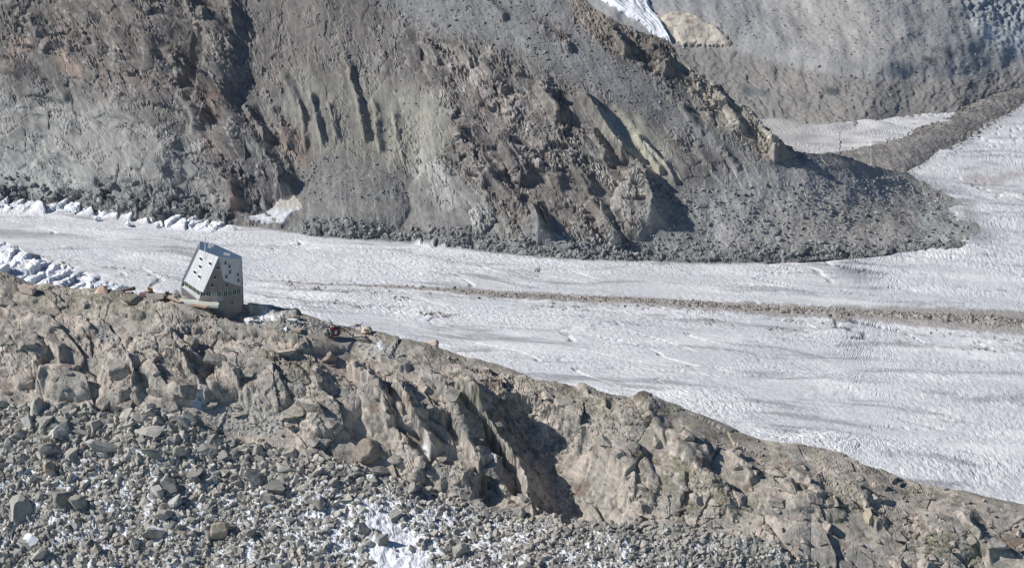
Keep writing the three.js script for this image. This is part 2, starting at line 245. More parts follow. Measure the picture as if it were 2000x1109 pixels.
const nearGeo = finish(near, (x, y, z, o, nx, ny, nz) => {
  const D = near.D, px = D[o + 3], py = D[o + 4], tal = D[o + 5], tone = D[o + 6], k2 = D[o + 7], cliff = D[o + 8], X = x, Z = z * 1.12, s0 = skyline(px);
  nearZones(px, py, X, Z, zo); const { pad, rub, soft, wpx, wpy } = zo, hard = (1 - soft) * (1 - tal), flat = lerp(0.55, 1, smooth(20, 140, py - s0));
  let h = 0, k = TAN, sn = 0;
  if (hard > 0 || tal < 1) {
    // blocks and chips between the joints, in space: long, flat, leaning cells
    const u = X * 0.78 - y * 0.25 + z * 0.57, v = y * 0.9 + z * 0.4, w = X * 0.6 + y * 0.35 - z * 0.72, j = 0.5 * n3(x / 2.2, y / 2.2, z / 2.2, 1);
    const A = worley3((u + j) / 2.1, v / 0.9 + j, w / 1.15, 1), ia = A.id, ea = A.f2 - A.f1, rough = rnd(ia, 6) < 0.3 ? 0.35 : 1;
    h += hard * flat * (0.06 + 0.5 * k2 + 0.2 * cliff) * ((rnd(ia, 1) - 0.5) * 0.5 + (A.x * 2.1 * (rnd(ia, 2) - 0.35) + A.z * 1.15 * (rnd(ia, 3) - 0.45)) * 0.7 - 0.22 * rnd(ia, 4) * (1 - smooth(0, 0.09, ea)));
    const B = worley3(u / 0.8 + j, v / 0.42, w / 0.5, 2), ib = B.id; h += hard * rough * (0.1 + 0.5 * k2) * ((rnd(ib, 1) - 0.5) * 0.2 + (B.x * 0.8 * (rnd(ib, 2) - 0.4) + B.z * 0.5 * (rnd(ib, 3) - 0.45)) * 0.8);
    k = hashCol(hashCol(TAN, TANP, tone), GREYR, smooth(-0.3, 0.45, n3(x / 8, y / 5, z / 8, 3) + 0.6 * n3(x / 2.6, y / 2, z / 2.6, 4) + 0.5 * (rnd(ia, 7) - 0.5)) * 0.85);
    k = hashCol(k, DARKR, smooth(0.2, 0.7, n3(x / 4, y / 6, z / 4, 5) + 0.7 * n3(x / 1.1, y / 2, z / 1.1, 6)) * 0.8);
    let li = 0.5 * smooth(70, 0, py - s0); for (const R of lichenZone) li = max(li, inside(R, wpx, wpy));
    const ln = n3(x / 3, y / 3, z / 3, 7) + 0.7 * n3(x / 0.9, y / 0.9, z / 0.9, 8); k = hashCol(k, rnd(ia, 9) > 0.5 ? LICH : LICH2, clamp(li * smooth(-0.4, 0.3, ln) * 0.85)); k = hashCol(k, BLACKL, 0.6 * smooth(0.35, 0.75, n3(x / 1.4, y / 1.4, z / 1.4, 9) + 0.3 * n3(x / 6, y / 6, z / 6, 10)));
    k = hashCol(k, BROWN, 0.7 * smooth(0.42, 0.65, n3(x / 5 + 3, y / 4, z / 5, 11)));
    k = hashCol(k, CRACK_SHADE, 0.8 * hard * rnd(ia, 10) * (1 - smooth(0.0, 0.08, ea))); k = hashCol(k, CHIP, 0.5 * (rnd(ib, 11) > 0.86) * (rnd(ia, 12)));  // shade of the deep, narrow joints painted in as dark brown
    const g = (0.92 + 0.24 * rnd(ia, 13)) * (0.94 + 0.18 * rnd(ib, 13)) * (1 + 0.2 * n3(x / 0.4, y / 0.4, z / 0.4, 12)); k = k.map((q) => q * g);
    k = hashCol(k, DUST, pad); k = hashCol(k, col(168, 165, 158), rub * 0.7); h += (rub * 0.3 + pad * 0.04) * n3(x / 0.8, y / 0.8, z / 0.8, 13);
    for (const R of snowPockets) sn = max(sn, inside(R, wpx, wpy)); sn *= smooth(-0.4, 0.0, n3(x / 1.2, y, z / 1.4, 14));
  }
  if (tal > 0) {
    h += tal * (0.35 * fbm(X / 1.6, Z / 2, 3, 36));
    const tg = 1 + 0.35 * n3(x / 0.5, y / 0.5, z / 0.5, 15) + 0.2 * n3(x / 1.6, y, z / 1.6, 16); k = hashCol(k, hashCol(TALUS, TALUS2, smooth(-0.4, 0.4, fbm(X / 6, Z / 8, 3, 70))).map((q) => q * tg), tal);
    let zone = 0.26 * smooth(20, 90, py - contact(px)) * smooth(1500, 1150, px) + 0.14 * smooth(4, 30, py - contact(px)); zone = max(zone, 0.66 * inside(snowZone[0], wpx, wpy), 0.4 * inside(snowZone[1], wpx, wpy));
    const ch = inside(snowChute, px, py), cover = fbm(X / 3.4, Z / 4, 4, 83, 0.65) * 0.4 + 0.5 + 0.42 * n2(X / 0.5, Z / 0.6, 88);
    sn = max(sn, tal * max(smooth(0.02, 0.1, zone - cover + 0.12), ch * smooth(-0.9, -0.4, n2(X / 0.6, Z / 3, 89)))); h += tal * sn * 0.2;
  }
  k = hashCol(k, SNOW, sn); nearSnow[o / near.width] = sn;
  return [h, ...k];
});
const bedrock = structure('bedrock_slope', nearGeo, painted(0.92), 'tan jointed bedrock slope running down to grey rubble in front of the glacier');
// points of the near ground, for whatever stands on it
function nearAt(px, py) { const i = rowOf(near, nearCols, px, py), a = nearGeo.attributes.position.array; return { p: [a[i * 3], a[i * 3 + 1], a[i * 3 + 2]], talus: near.D[i * near.width + 5], snow: nearSnow[i] }; }
function seenAt(px, py) {                                                  // the ground point that shows at (px, py): nearest one along the column
  let lo = 0, hi = nearCols.length - 1; while (hi - lo > 1) { const m = lo + hi >> 1; if (nearCols[m] <= px) lo = m; else hi = m; }
  const a = nearGeo.attributes.position.array; let best = 0;
  for (let r = 0; r < near.nr; r++) { const i = (lo * near.nr + r) * 3; if (near.D[(lo * near.nr + r) * near.width + 4] < skyline(px)) break; best = i; if (project(a[i], a[i + 1], a[i + 2])[1] <= py) break; }
  return [a[best], a[best + 1], a[best + 2]];
}

// ---------------------------------------------------------------- the glacier
const foot = curve([[-300, 372], [0, 392], [100, 396], [200, 412], [300, 427], [400, 428], [450, 438], [500, 442], [560, 452], [620, 463], [700, 469], [800, 474], [850, 482], [950, 491], [1050, 501], [1200, 506], [1400, 509], [1600, 501], [1800, 484], [1890, 474], [1910, 464], [1916, 455]]);
const seracZone = [region([[-300, 470], [0, 478], [60, 500], [170, 535], [260, 570], [260, 620], [-300, 620]], 10, {}), region([[-300, 350], [0, 380], [120, 388], [240, 405], [330, 420], [440, 430], [460, 448], [380, 450], [250, 425], [120, 412], [0, 412], [-300, 400]], 6, {}), region([[800, 472], [860, 474], [900, 488], [840, 484]], 4, {})];
const moraineLine = [[-300, 470], [0, 488], [90, 500], [200, 520], [300, 532], [520, 548], [700, 557], [900, 570], [1100, 584], [1300, 595], [1600, 611], [1800, 620], [2000, 632], [2300, 650]];
const moraineHalf = curve([[-300, 0], [500, 0], [560, 0.6], [800, 1.5], [900, 3], [1100, 5], [1300, 6.5], [1600, 8], [1800, 11], [2000, 14], [2300, 17]]);
const scatterLines = [[[700, 566], [900, 580], [1150, 597], [1400, 615], [1700, 640], [2000, 665]], [[1000, 598], [1300, 622], [1600, 650], [2000, 690]], [[-100, 495], [100, 508], [200, 522], [330, 540], [480, 556]], [[560, 590], [760, 604], [900, 612]], [[560, 555], [660, 570], [800, 585]]];
const ICE = [0.675, 0.685, 0.71], ICEW = [0.81, 0.82, 0.84], ICEG = [0.46, 0.465, 0.49], ICED = [0.30, 0.30, 0.32], ICEB = [0.45, 0.58, 0.72], GRIT = col(128, 120, 110);
function onPlane(px, py, y = 0) { return at(px, py, (CAM - y) / tanDown(py)); }
function iceAt(px, py, lift = 0) {
  const p = onPlane(px, py), x = p[0], z = p[2], u = x * 0.98 + z * 0.18, w = -x * 0.18 + z * 0.98;           // along and across the flow
  const wx = px + 5 * n2(x / 9, z / 14, 91), wy = py + 2.5 * n2(x / 9, z / 14, 92);
  const far = smooth(1100, 700, -z);
  let h = 2.6 * fbm(u / 190, w / 55, 3, 93) + 0.42 * fbm(u / 26 + 0.8 * n2(u / 40, w / 40, 94), w / 13, 5, 95, 0.66) + (0.1 + 0.22 * smooth(-0.4, 0.5, n2(u / 60, w / 30, 98))) * ridged((u + 0.6 * w) / 5, (w - 0.5 * u) / 2.2, 3, 99);
  const rough = 0.9 + 0.8 * smooth(-0.2, 0.6, fbm(u / 120, w / 60, 2, 101)) + 0.5 * smooth(700, 1000, py); h *= rough * 0.62;
  let ser = 0; for (const R of seracZone) ser = max(ser, inside(R, wx, wy));
  let blue = 0;
  if (ser > 0) {
    const g = worley(u / 9, w / 20, 105), e = g.f2 - g.f1, id = g.id;
    h += ser * (rnd(id, 1) * 3.6 + g.dx * 9 * (0.1 + 0.4 * rnd(id, 2)) + g.dy * 20 * 0.12 * (rnd(id, 3) - 0.3) - 3 * (1 - smooth(0, 0.16, e)) + 0.9 * fbm(u / 4, w / 6, 3, 106)); blue = 0.4 * ser * (1 - smooth(0, 0.3, e));
  }
  // crevasses and melt channels
  const cr = smooth(0.93, 0.985, 1 - abs(n2((u + w * 0.8) / 60, (w - u * 0.35) / 16, 107))) * smooth(0.0, 0.5, fbm(u / 90, w / 60, 2, 108)); h -= cr * 1.1;
  const wb = w + 16 * n2(u / 130, w / 90, 152) + 5 * n2(u / 40, w / 40, 153), dust = fbm(u / 90, wb / 13, 4, 110, 0.62) + 0.45 * fbm(u / 20, wb / 3.4, 3, 115);
  let k = hashCol(ICE, ICEW, smooth(0.0, 0.7, fbm(u / 60, w / 22, 4, 120)));
  k = hashCol(k, ICEG, 0.75 * smooth(0.15, 0.8, dust) * (1 - ser)); k = hashCol(k, ICED, 0.5 * smooth(0.55, 1.1, dust + 0.3 * n2(u / 5, w / 2.5, 123)) * (1 - ser));
  k = hashCol(k, ICED, 0.55 * cr); k = hashCol(k, ICEW, ser * 0.9); k = hashCol(k, ICEB, blue);
  const crack = smooth(0.94, 0.99, 1 - abs(n2((u - w * 0.5) / 26, (w + u * 0.25) / 7, 146))) * smooth(-0.1, 0.5, n2(u / 45, w / 30, 147)); k = hashCol(k, [0.36, 0.39, 0.46], 0.6 * crack * (1 - ser)); h -= 0.35 * crack;
  { const q = toLine(moraineLine, px, py + 2 * n2(x / 12, z / 12, 148)), half = moraineHalf(px) * 1.15 + 0.5; if (q.d < half * 3.2) k = hashCol(k, col(158, 150, 139), 0.8 * smooth(half * 3.2, half * 0.8, q.d) * smooth(-0.5, 0.4, n2(x / 5, z / 5, 149) + 0.3 * (half * 1.4 - q.d))); }
  const fine = 1 + 0.1 * fbm(u / 3.2, w / 2.2, 3, 126) + 0.1 * (hf(floor(x * 3), floor(z), 9) - 0.5); k = k.map((q) => min(0.86, q * fine));
  // debris: the edge under the mountain, the central moraine's fringe, thin dirt lines
  const edge = smooth(7, 0, py - foot(min(wx, 1916)) - 2 * n2(x / 6, z / 9, 130)) * (px < 1916 ? 1 : 0) * (px < 460 ? 0.0 : 1) * smooth(1700, 1500, px); k = hashCol(k, col(120, 122, 118), edge * 0.85);
  for (let i = 0; i < scatterLines.length; i++) { const q = toLine(scatterLines[i], px, py + 4 * n2(x / 50, z / 50, 133)); if (q.d < 8) k = hashCol(k, GRIT, 0.55 * smooth(6, 0, q.d) * smooth(0.35, 0.7, n2(x / 6, z / 3, 134 + i) + 0.35 * n2(x / 22, z / 9, 137 + i) + 0.15)); }
  if (px > 1700 && py < 480) { const q = toLine([[1640, 310], [1740, 345], [1830, 378], [1885, 405], [1912, 460]], px, py + 7 * n2(x / 14, z / 14, 140)); k = hashCol(k, hashCol(ICEG, ICED, 0.6), 0.9 * smooth(36, 6, q.d) * smooth(-0.9, 0.3, n2(x / 10, z / 14, 151))); h += 1.2 * smooth(60, 10, q.d); const r2 = toLine([[1740, 335], [1820, 290], [1880, 262], [1960, 232], [2010, 205]], px, py); k = hashCol(k, ICEG, 0.6 * smooth(26, 2, r2.d)); k = hashCol(k, col(160, 140, 130), 0.5 * smooth(14, 2, toLine([[1890, 345], [1940, 350], [1985, 338]], px, py + 5 * n2(x / 8, z / 12, 144)).d)); }
  return [x, p[1] + h + lift, z, ...k];
}
const iceCols = columns(-300, 2300, 2.3, 12), iceRows = 290;
const iceTop = (px) => px < 1620 ? foot(px) - 22 : px < 1760 ? lerp(foot(px) - 22, 170, smooth(1620, 1760, px)) : 170;
const glacier = structure('glacier', sheet(iceCols.length, iceRows, (c, r) => { const px = iceCols[c], a = iceTop(px), b = max(skyline(px) + 20, 620) + 150; return iceAt(px, lerp(b, a, r / (iceRows - 1))); }), painted(0.75), 'broad white glacier streaked with grey dust lines between the two rock slopes');
const upperEdge = curve([[1560, 306], [1640, 297], [1720, 276], [1790, 250], [1850, 226], [1890, 204], [1990, 166], [2150, 110], [2320, 50]]);
const armCols = columns(1400, 1885, 2.3, 12);
structure('tributary_glacier', sheet(armCols.length, 70, (c, r) => { const px = armCols[c], py = lerp(px < 1640 ? 322 : min(322, upperEdge(px) + 16), 190, r / 69), f = iceAt(px, py, 2.2 * n2(px / 70, py / 9, 150)); const st = fbm(px / 130, (py + (px - 1650) ** 2 * 0.0004) / 7, 3, 152); return [f[0], f[1], f[2], ...hashCol(hashCol([f[3], f[4], f[5]], [0.62, 0.6, 0.58], 0.5), ICEG, 0.5 * smooth(0, 0.6, st))]; }), painted(0.75), 'pale side glacier curving behind the rock spur');
// the central moraine: a low gravel bank on the ice
const bankCols = columns(540, 2300, 2.5, 10, 540, 2000), bankRows = 26;
const bank = structure('medial_moraine', sheet(bankCols.length, bankRows, (c, r) => {
  const px = bankCols[c]; let cy = 0; for (let i = 0; i < moraineLine.length - 1; i++) if (px >= moraineLine[i][0]) { const [a, b] = [moraineLine[i], moraineLine[i + 1]]; cy = lerp(a[1], b[1], (px - a[0]) / (b[0] - a[0])); }
  const t = r / (bankRows - 1) * 2 - 1, half = moraineHalf(px) * (0.8 + 0.35 * n2(px / 40, 3, 161) + 0.22 * n2(px / 9, t > 0 ? 9 : 2, 162)) + 0.4, py = cy + half * t + 1.5 * n2(px / 60, 1, 163), f = iceAt(px, py), x = f[0], z = f[2];
  const y = f[1] - 0.5 + (1 - t * t) * (0.55 + half * 0.11) * (0.8 + 0.5 * n2(x / 7, z / 10, 165)) + 0.4 * fbm(x / 2.4, z / 3.4, 2, 166) * (1 - t * t * t * t);
  const g = 1 + 0.35 * fbm(x / 2, z / 3, 3, 168), k = hashCol(col(172, 165, 154), col(146, 141, 132), smooth(-0.3, 0.4, fbm(x / 20, z / 10, 3, 170)));
  return [x, y, z, ...k.map((q) => q * g)];
}), painted(0.95), 'thin grey gravel bank lying along the middle of the glacier');
// ---------------------------------------------------------------- the mountainside across the glacier
const ridge = curve([[-300, -90], [1090, -90], [1100, -45], [1145, 0], [1190, 36], [1250, 62], [1308, 84], [1335, 118], [1375, 150], [1405, 172], [1440, 203], [1468, 222], [1500, 262], [1525, 286], [1560, 299], [1640, 301], [1700, 322], [1785, 345], [1830, 371], [1882, 397], [1904, 420], [1914, 450], [1916, 456]]);
const slopeOf = curve([[-300, 0.95], [300, 0.9], [600, 0.76], [800, 0.75], [1000, 0.8], [1200, 0.78], [1350, 0.7], [1500, 0.58], [1650, 0.38], [1720, 0.2], [1785, 0.09], [1840, 0.05], [1916, 0.02]]);
const mSteps = [
  step([[392, 20], [404, 70], [412, 115], [402, 160], [384, 192]], 15, 100, 12), step([[372, 190], [396, 212], [390, 240]], 5, 40), step([[395, 195], [430, 232], [470, 275], [520, 325], [544, 365], [546, 402]], 9, 62, 7), step([[425, 345], [444, 378], [452, 412]], 8, 42, 6),
  step([[604, 175], [614, 230], [629, 288]], 4.6, 17, 4), step([[640, 195], [650, 240], [657, 280]], 2.4, 15, 4), step([[674, 130], [690, 190], [704, 240], [716, 278]], 5, 20, 4), step([[726, 190], [736, 250], [744, 300]], 2.6, 16, 4), step([[545, 140], [566, 190], [592, 245]], 3.4, 24, 4), step([[660, 85], [678, 130], [684, 150]], 3, 20, 4), step([[765, 210], [775, 270], [790, 320]], 1.8, 18, 4), step([[580, 190], [590, 250], [600, 300]], 2.2, 14, 4),
  step([[1040, 165], [1062, 192], [1078, 218], [1090, 248]], 7, 44, 9), step([[1122, 182], [1150, 215], [1180, 255], [1202, 290], [1220, 322]], 7.5, 26, 6), step([[1236, 262], [1262, 300], [1292, 348]], 4.6, 22, 5), step([[1256, 280], [1290, 320], [1320, 370]], 3, 20, 4), step([[1205, 292], [1240, 330], [1272, 368]], 4, 26, 5),
  step([[878, 245], [908, 298], [930, 338], [942, 372]], 6.5, 50, 7), step([[958, 262], [990, 308], [1006, 340], [1014, 368]], 7, 46, 9), step([[1002, 290], [1050, 330], [1098, 372]], 4.4, 38, 6), step([[925, 330], [980, 382], [1030, 432], [1056, 474]], 5, 40, 6), step([[1030, 395], [1050, 438], [1053, 476]], 7, 38, 6), step([[1135, 395], [1178, 438], [1200, 486]], 7, 40, 7), step([[1215, 345], [1252, 370], [1272, 402], [1264, 446]], 8.5, 52, 7),
  step([[1425, 195], [1472, 240], [1506, 284], [1516, 322]], 8.5, 80, 7), step([[1375, 155], [1420, 215], [1450, 262]], 4, 40, 6), step([[1178, 55], [1205, 88], [1222, 118]], 5.5, 36, 6), step([[1255, 96], [1292, 120], [1302, 152]], 5.5, 36, 6), step([[944, -5], [964, 18], [988, 42]], 4.5, 24, 5), step([[815, 84], [842, 106], [852, 128]], 4.6, 34, 6), step([[885, 95], [908, 118], [920, 140]], 4.4, 28, 5), step([[930, 120], [960, 150], [990, 185]], 4, 30, 5),
  step([[345, -20], [372, 35], [392, 72]], 5, 46, 6), step([[440, -20], [452, 30], [458, 60]], 4, 30, 5), step([[470, 205], [500, 250], [520, 290]], 4, 36, 5), step([[520, 200], [545, 255], [565, 300]], 3.6, 30, 5), step([[205, 60], [225, 95], [228, 125]], 3.6, 50, 6), step([[80, 110], [98, 90], [128, 88], [140, 106]], 3, 20, 6), step([[300, 300], [360, 330], [420, 380]], 3, 50, 6), step([[60, 320], [90, 345], [118, 385]], 3.4, 30, 5),
  step([[1050, 60], [1085, 75], [1118, 105]], 3, 26, 5), step([[1320, 200], [1350, 240], [1375, 270]], 2.6, 24, 4), step([[1150, 250], [1170, 290], [1180, 320]], 3.4, 26, 5), step([[820, 60], [870, 80], [930, 95], [1000, 130]], 2.6, 30, 5), step([[1090, 290], [1130, 340], [1150, 390]], 3.6, 36, 6), step([[1400, 290], [1420, 310], [1440, 335]], 2, 22, 4),
];
mSteps.push(step([[-20, 130], [40, 150], [90, 190], [140, 200]], 3, 40, 5), step([[150, 30], [180, 60], [190, 110]], 3.4, 40, 5), step([[250, 40], [280, 80], [285, 130]], 3.6, 45, 5), step([[310, 90], [340, 130], [350, 165]], 3, 40, 5), step([[30, 210], [90, 235], [150, 280]], 2.6, 40, 5), step([[180, 210], [250, 235], [310, 280], [350, 300]], 2.6, 40, 5), step([[230, 290], [280, 320], [330, 350]], 2.6, 40, 5), step([[100, 300], [150, 330], [190, 370]], 2.4, 36, 5), step([[340, 180], [370, 215], [380, 260]], 3, 36, 5), step([[20, 20], [60, 50], [75, 80]], 3, 36, 5));
const mDomes = [[1236, 410, 44, 58, -12, 5, 2.2], [490, 365, 62, 52, 20, 4, 2], [430, 90, 60, 60, 0, -3, 2], [180, 290, 190, 60, 18, 4, 2], [880, 400, 70, 90, -35, 3, 2], [1100, 440, 70, 50, 20, 3, 2], [690, 400, 110, 70, 0, 3, 2]];
const R = (pts, f, c, rock, grain = 0) => region(pts, f, { c, rock, grain });
const mRegions = [
  R([[-320, -100], [470, -100], [480, 150], [300, 185], [100, 120], [-320, 200]], 40, col(112, 102, 93), 0.75), R([[520, -60], [700, -60], [740, 60], [600, 150], [470, 120]], 35, col(112, 104, 96), 0.3), R([[-320, 160], [180, 200], [390, 270], [440, 400], [300, 430], [-320, 400]], 35, col(138, 137, 131), 0.42), R([[-320, 290], [60, 315], [150, 350], [260, 395], [-320, 400]], 25, col(146, 156, 148), 0.26),
  R([[15, 75], [60, 90], [45, 112], [10, 95]], 8, col(150, 125, 108), 0.5), R([[85, 95], [130, 95], [160, 130], [155, 160], [120, 130]], 9, col(142, 118, 100), 0.5), R([[560, 130], [800, 160], [860, 290], [720, 330], [570, 310]], 30, col(122, 118, 106), 0.25), R([[690, 180], [760, 200], [780, 320], [720, 320]], 20, col(130, 126, 108), 0.2),
  R([[650, -80], [1100, -80], [1240, 90], [1300, 190], [1500, 330], [1300, 250], [1150, 170], [1000, 100], [800, 45]], 25, col(113, 114, 114), 0.06, 1), R([[570, 320], [640, 310], [760, 330], [880, 420], [940, 485], [600, 465]], 22, col(114, 112, 107), 0.08, 1),
  R([[790, 60], [1000, 125], [1200, 290], [1275, 390], [1250, 470], [1190, 500], [1040, 490], [900, 340], [830, 150]], 22, col(118, 110, 102), 1), R([[860, 90], [960, 140], [1060, 190], [1100, 240], [1020, 220], [880, 150]], 18, col(136, 126, 116), 1), R([[770, 180], [870, 190], [880, 300], [820, 330], [770, 280]], 24, col(138, 136, 118), 0.35), R([[820, 300], [890, 330], [960, 420], [1010, 480], [950, 475], [860, 400], [810, 350]], 16, col(146, 146, 138), 0.55),
  R([[1162, 212], [1205, 206], [1290, 300], [1318, 395], [1268, 345], [1180, 262]], 9, col(158, 155, 128), 0.15), R([[1230, 210], [1300, 280], [1330, 350], [1300, 330], [1250, 260]], 8, col(146, 142, 122), 0.15), R([[1120, 15], [1200, 40], [1310, 86], [1330, 130], [1285, 150], [1210, 118], [1140, 60]], 14, col(112, 98, 86), 0.9), R([[1045, 35], [1080, 40], [1125, 95], [1110, 105], [1060, 70]], 10, col(112, 98, 92), 0.7), R([[1110, -20], [1180, 20], [1220, 60], [1120, 50]], 14, col(128, 112, 92), 0.5),
  R([[1315, 105], [1340, 112], [1410, 172], [1475, 230], [1528, 300], [1505, 318], [1440, 272], [1380, 230], [1330, 165]], 10, col(144, 136, 118), 0.95), R([[1150, 300], [1250, 350], [1275, 410], [1250, 465], [1195, 440]], 16, col(138, 132, 122), 0.8), R([[430, 240], [520, 310], [550, 390], [500, 432], [455, 415], [425, 350]], 16, col(92, 90, 94), 1), R([[385, 175], [440, 190], [440, 235], [395, 240]], 12, col(96, 74, 64), 0.9), R([[443, 360], [462, 370], [466, 415], [452, 420]], 5, col(148, 114, 92), 0.6),
  R([[560, 240], [600, 270], [610, 330], [570, 320], [540, 270]], 12, col(134, 112, 96), 0.6), R([[380, 250], [420, 265], [470, 320], [400, 290]], 12, col(128, 112, 100), 0.8), R([[1440, 330], [1600, 320], [1780, 350], [1890, 400], [1905, 470], [1500, 500], [1330, 480], [1330, 380]], 30, col(146, 145, 142), 0.07, 1.1), R([[1500, 420], [1700, 400], [1860, 430], [1800, 460], [1560, 470]], 30, col(150, 143, 132), 0.05, 1.1), R([[1600, 300], [1680, 305], [1740, 330], [1700, 340], [1620, 320]], 12, col(150, 142, 130), 0.03), R([[1710, 325], [1760, 335], [1830, 370], [1780, 360]], 6, col(172, 163, 146), 0.03), R([[1640, 296], [1690, 300], [1690, 315], [1650, 312]], 8, col(118, 120, 118), 0.03),
  R([[1270, 395], [1340, 400], [1400, 500], [1250, 505], [1240, 470]], 18, col(122, 126, 122), 0.12, 1), R([[1800, 405], [1850, 400], [1905, 450], [1890, 478], [1780, 480]], 16, col(142, 150, 145), 0.06, 1),
  R([[-320, 335], [0, 358], [45, 368], [70, 388], [125, 372], [180, 362], [260, 352], [340, 372], [400, 392], [465, 428], [440, 445], [300, 430], [150, 412], [-320, 400]], 9, col(116, 119, 116), 0.8, 1.8), R([[560, 440], [640, 436], [720, 450], [900, 470], [1100, 488], [1400, 498], [1860, 472], [1890, 486], [1400, 516], [1000, 506], [700, 480], [560, 465]], 9, col(110, 116, 113), 0.3, 1.5), R([[1000, 440], [1100, 455], [1200, 480], [1190, 500], [1050, 495]], 16, col(122, 128, 128), 0.6),
];
const mCols = columns(-300, 1916, 2.2, 12, 0, 1916), MR = 330, MB = 10, mBase = col(114, 108, 101);
function mountainBase(px, py) { const f = foot(px), s = slopeOf(px), df = CAM / tanDown(f); return [(CAM + s * df) / (s + tanDown(py)), df, s]; }
const mountSheet = evenSheet(mCols.length, MR + MB, 350, 9, (c, r) => {
  const px = mCols[c], f = foot(px) + 7, top = min(ridge(px) + smooth(1600, 1680, px) * (5 * n2(px / 22, 1, 245) + 3 * n2(px / 7, 2, 246)) + 2.5 * n2(px / 9, 3, 247), f - 1), v = r / (MR - 1), back = r < MR ? 0 : (r - MR + 1) / MB, py = r < MR ? lerp(f, top, v) : top;
  const [d0, df, s] = mountainBase(px, py), p = at(px, py, d0 + 260 * back); if (back) p[1] = at(px, py, d0)[1] - 230 * back;
  const a = p[0], b = (d0 - df) * sqrt(1 + s * s), nl = 1 / sqrt(1 + s * s);
  const w1 = fbm(a / 28, b / 28, 3, 201), w2 = fbm(a / 28 + 40, b / 28, 3, 205), n1 = n2(a / 6, b / 6, 208), n4 = n2(a / 6 + 31, b / 6, 209);
  const qx = px + 9 * w1 + 3 * n1, qy = py + 9 * w2 + 3 * n4;
  let rock = 0.5, grain = 0.4; for (const g of mRegions) { const m = inside(g, qx, qy); if (m > 0) { rock = lerp(rock, g.rock, m); grain = lerp(grain, g.grain, m); } }
  let h = 0;
  for (const D of mDomes) h += dome(D, qx, qy);
  for (const S of mSteps) h += stepHeight(S, px + 4 * w1 + 2.2 * n1, py + 4 * w2 + 2 * n4) * (S.left < 25 ? 0.95 : 1.22);
  const steep = smooth(520, 580, px) * smooth(860, 780, px), th = lerp(px < 480 ? -38 : -50, -80, steep > 0.5 ? 1 : 0) * DEG, aa = a + 3 * w1, bb = b + 3 * w2;
  const u = aa * cos(th) + bb * sin(th), w = -aa * sin(th) + bb * cos(th);
  const g1 = worley(u / 15, w / 8, 210), e1 = g1.f2 - g1.f1;
  h += rock * ((rnd(g1.id, 1) - 0.5) * 3.4 + g1.dy * -8 * 0.42 * rnd(g1.id, 2) + g1.dx * 15 * 0.2 * (rnd(g1.id, 3) - 0.5) - 2 * rnd(g1.id, 9) * (1 - smooth(0, 0.07, e1)) + 0.9 * ridged(a / 22, b / 18, 3, 214)) + 1.4 * fbm(a / 35, b / 50, 3, 226) + 0.5 * n2(a / 15, b / 40, 225);
  if (grain > 1.1) { const g = worley(a / 15, b / 13, 228); h += (grain - 1.1) * (rnd(g.id, 1) * 3.4 + (g.dx - g.dy * 0.6) * 6 * rnd(g.id, 2) - 3 * g.f1 * g.f1 + 1.3 * ridged(a / 9, b / 9, 3, 243)); }
  h *= (smooth(1, 0.9, v) * 0.65 + 0.35) * (smooth(0, 0.02, v) * 0.7 + 0.3) * smooth(1916, 1860, px); if (back) h *= 1 - back;
  return [p[0], p[1] + nl * h, p[2] + s * nl * h, px, py - back, rock, grain, rnd(g1.id, 7), back];
});
const PALE = col(176, 172, 164), DARKM = col(70, 68, 68), RUST = col(140, 104, 84);
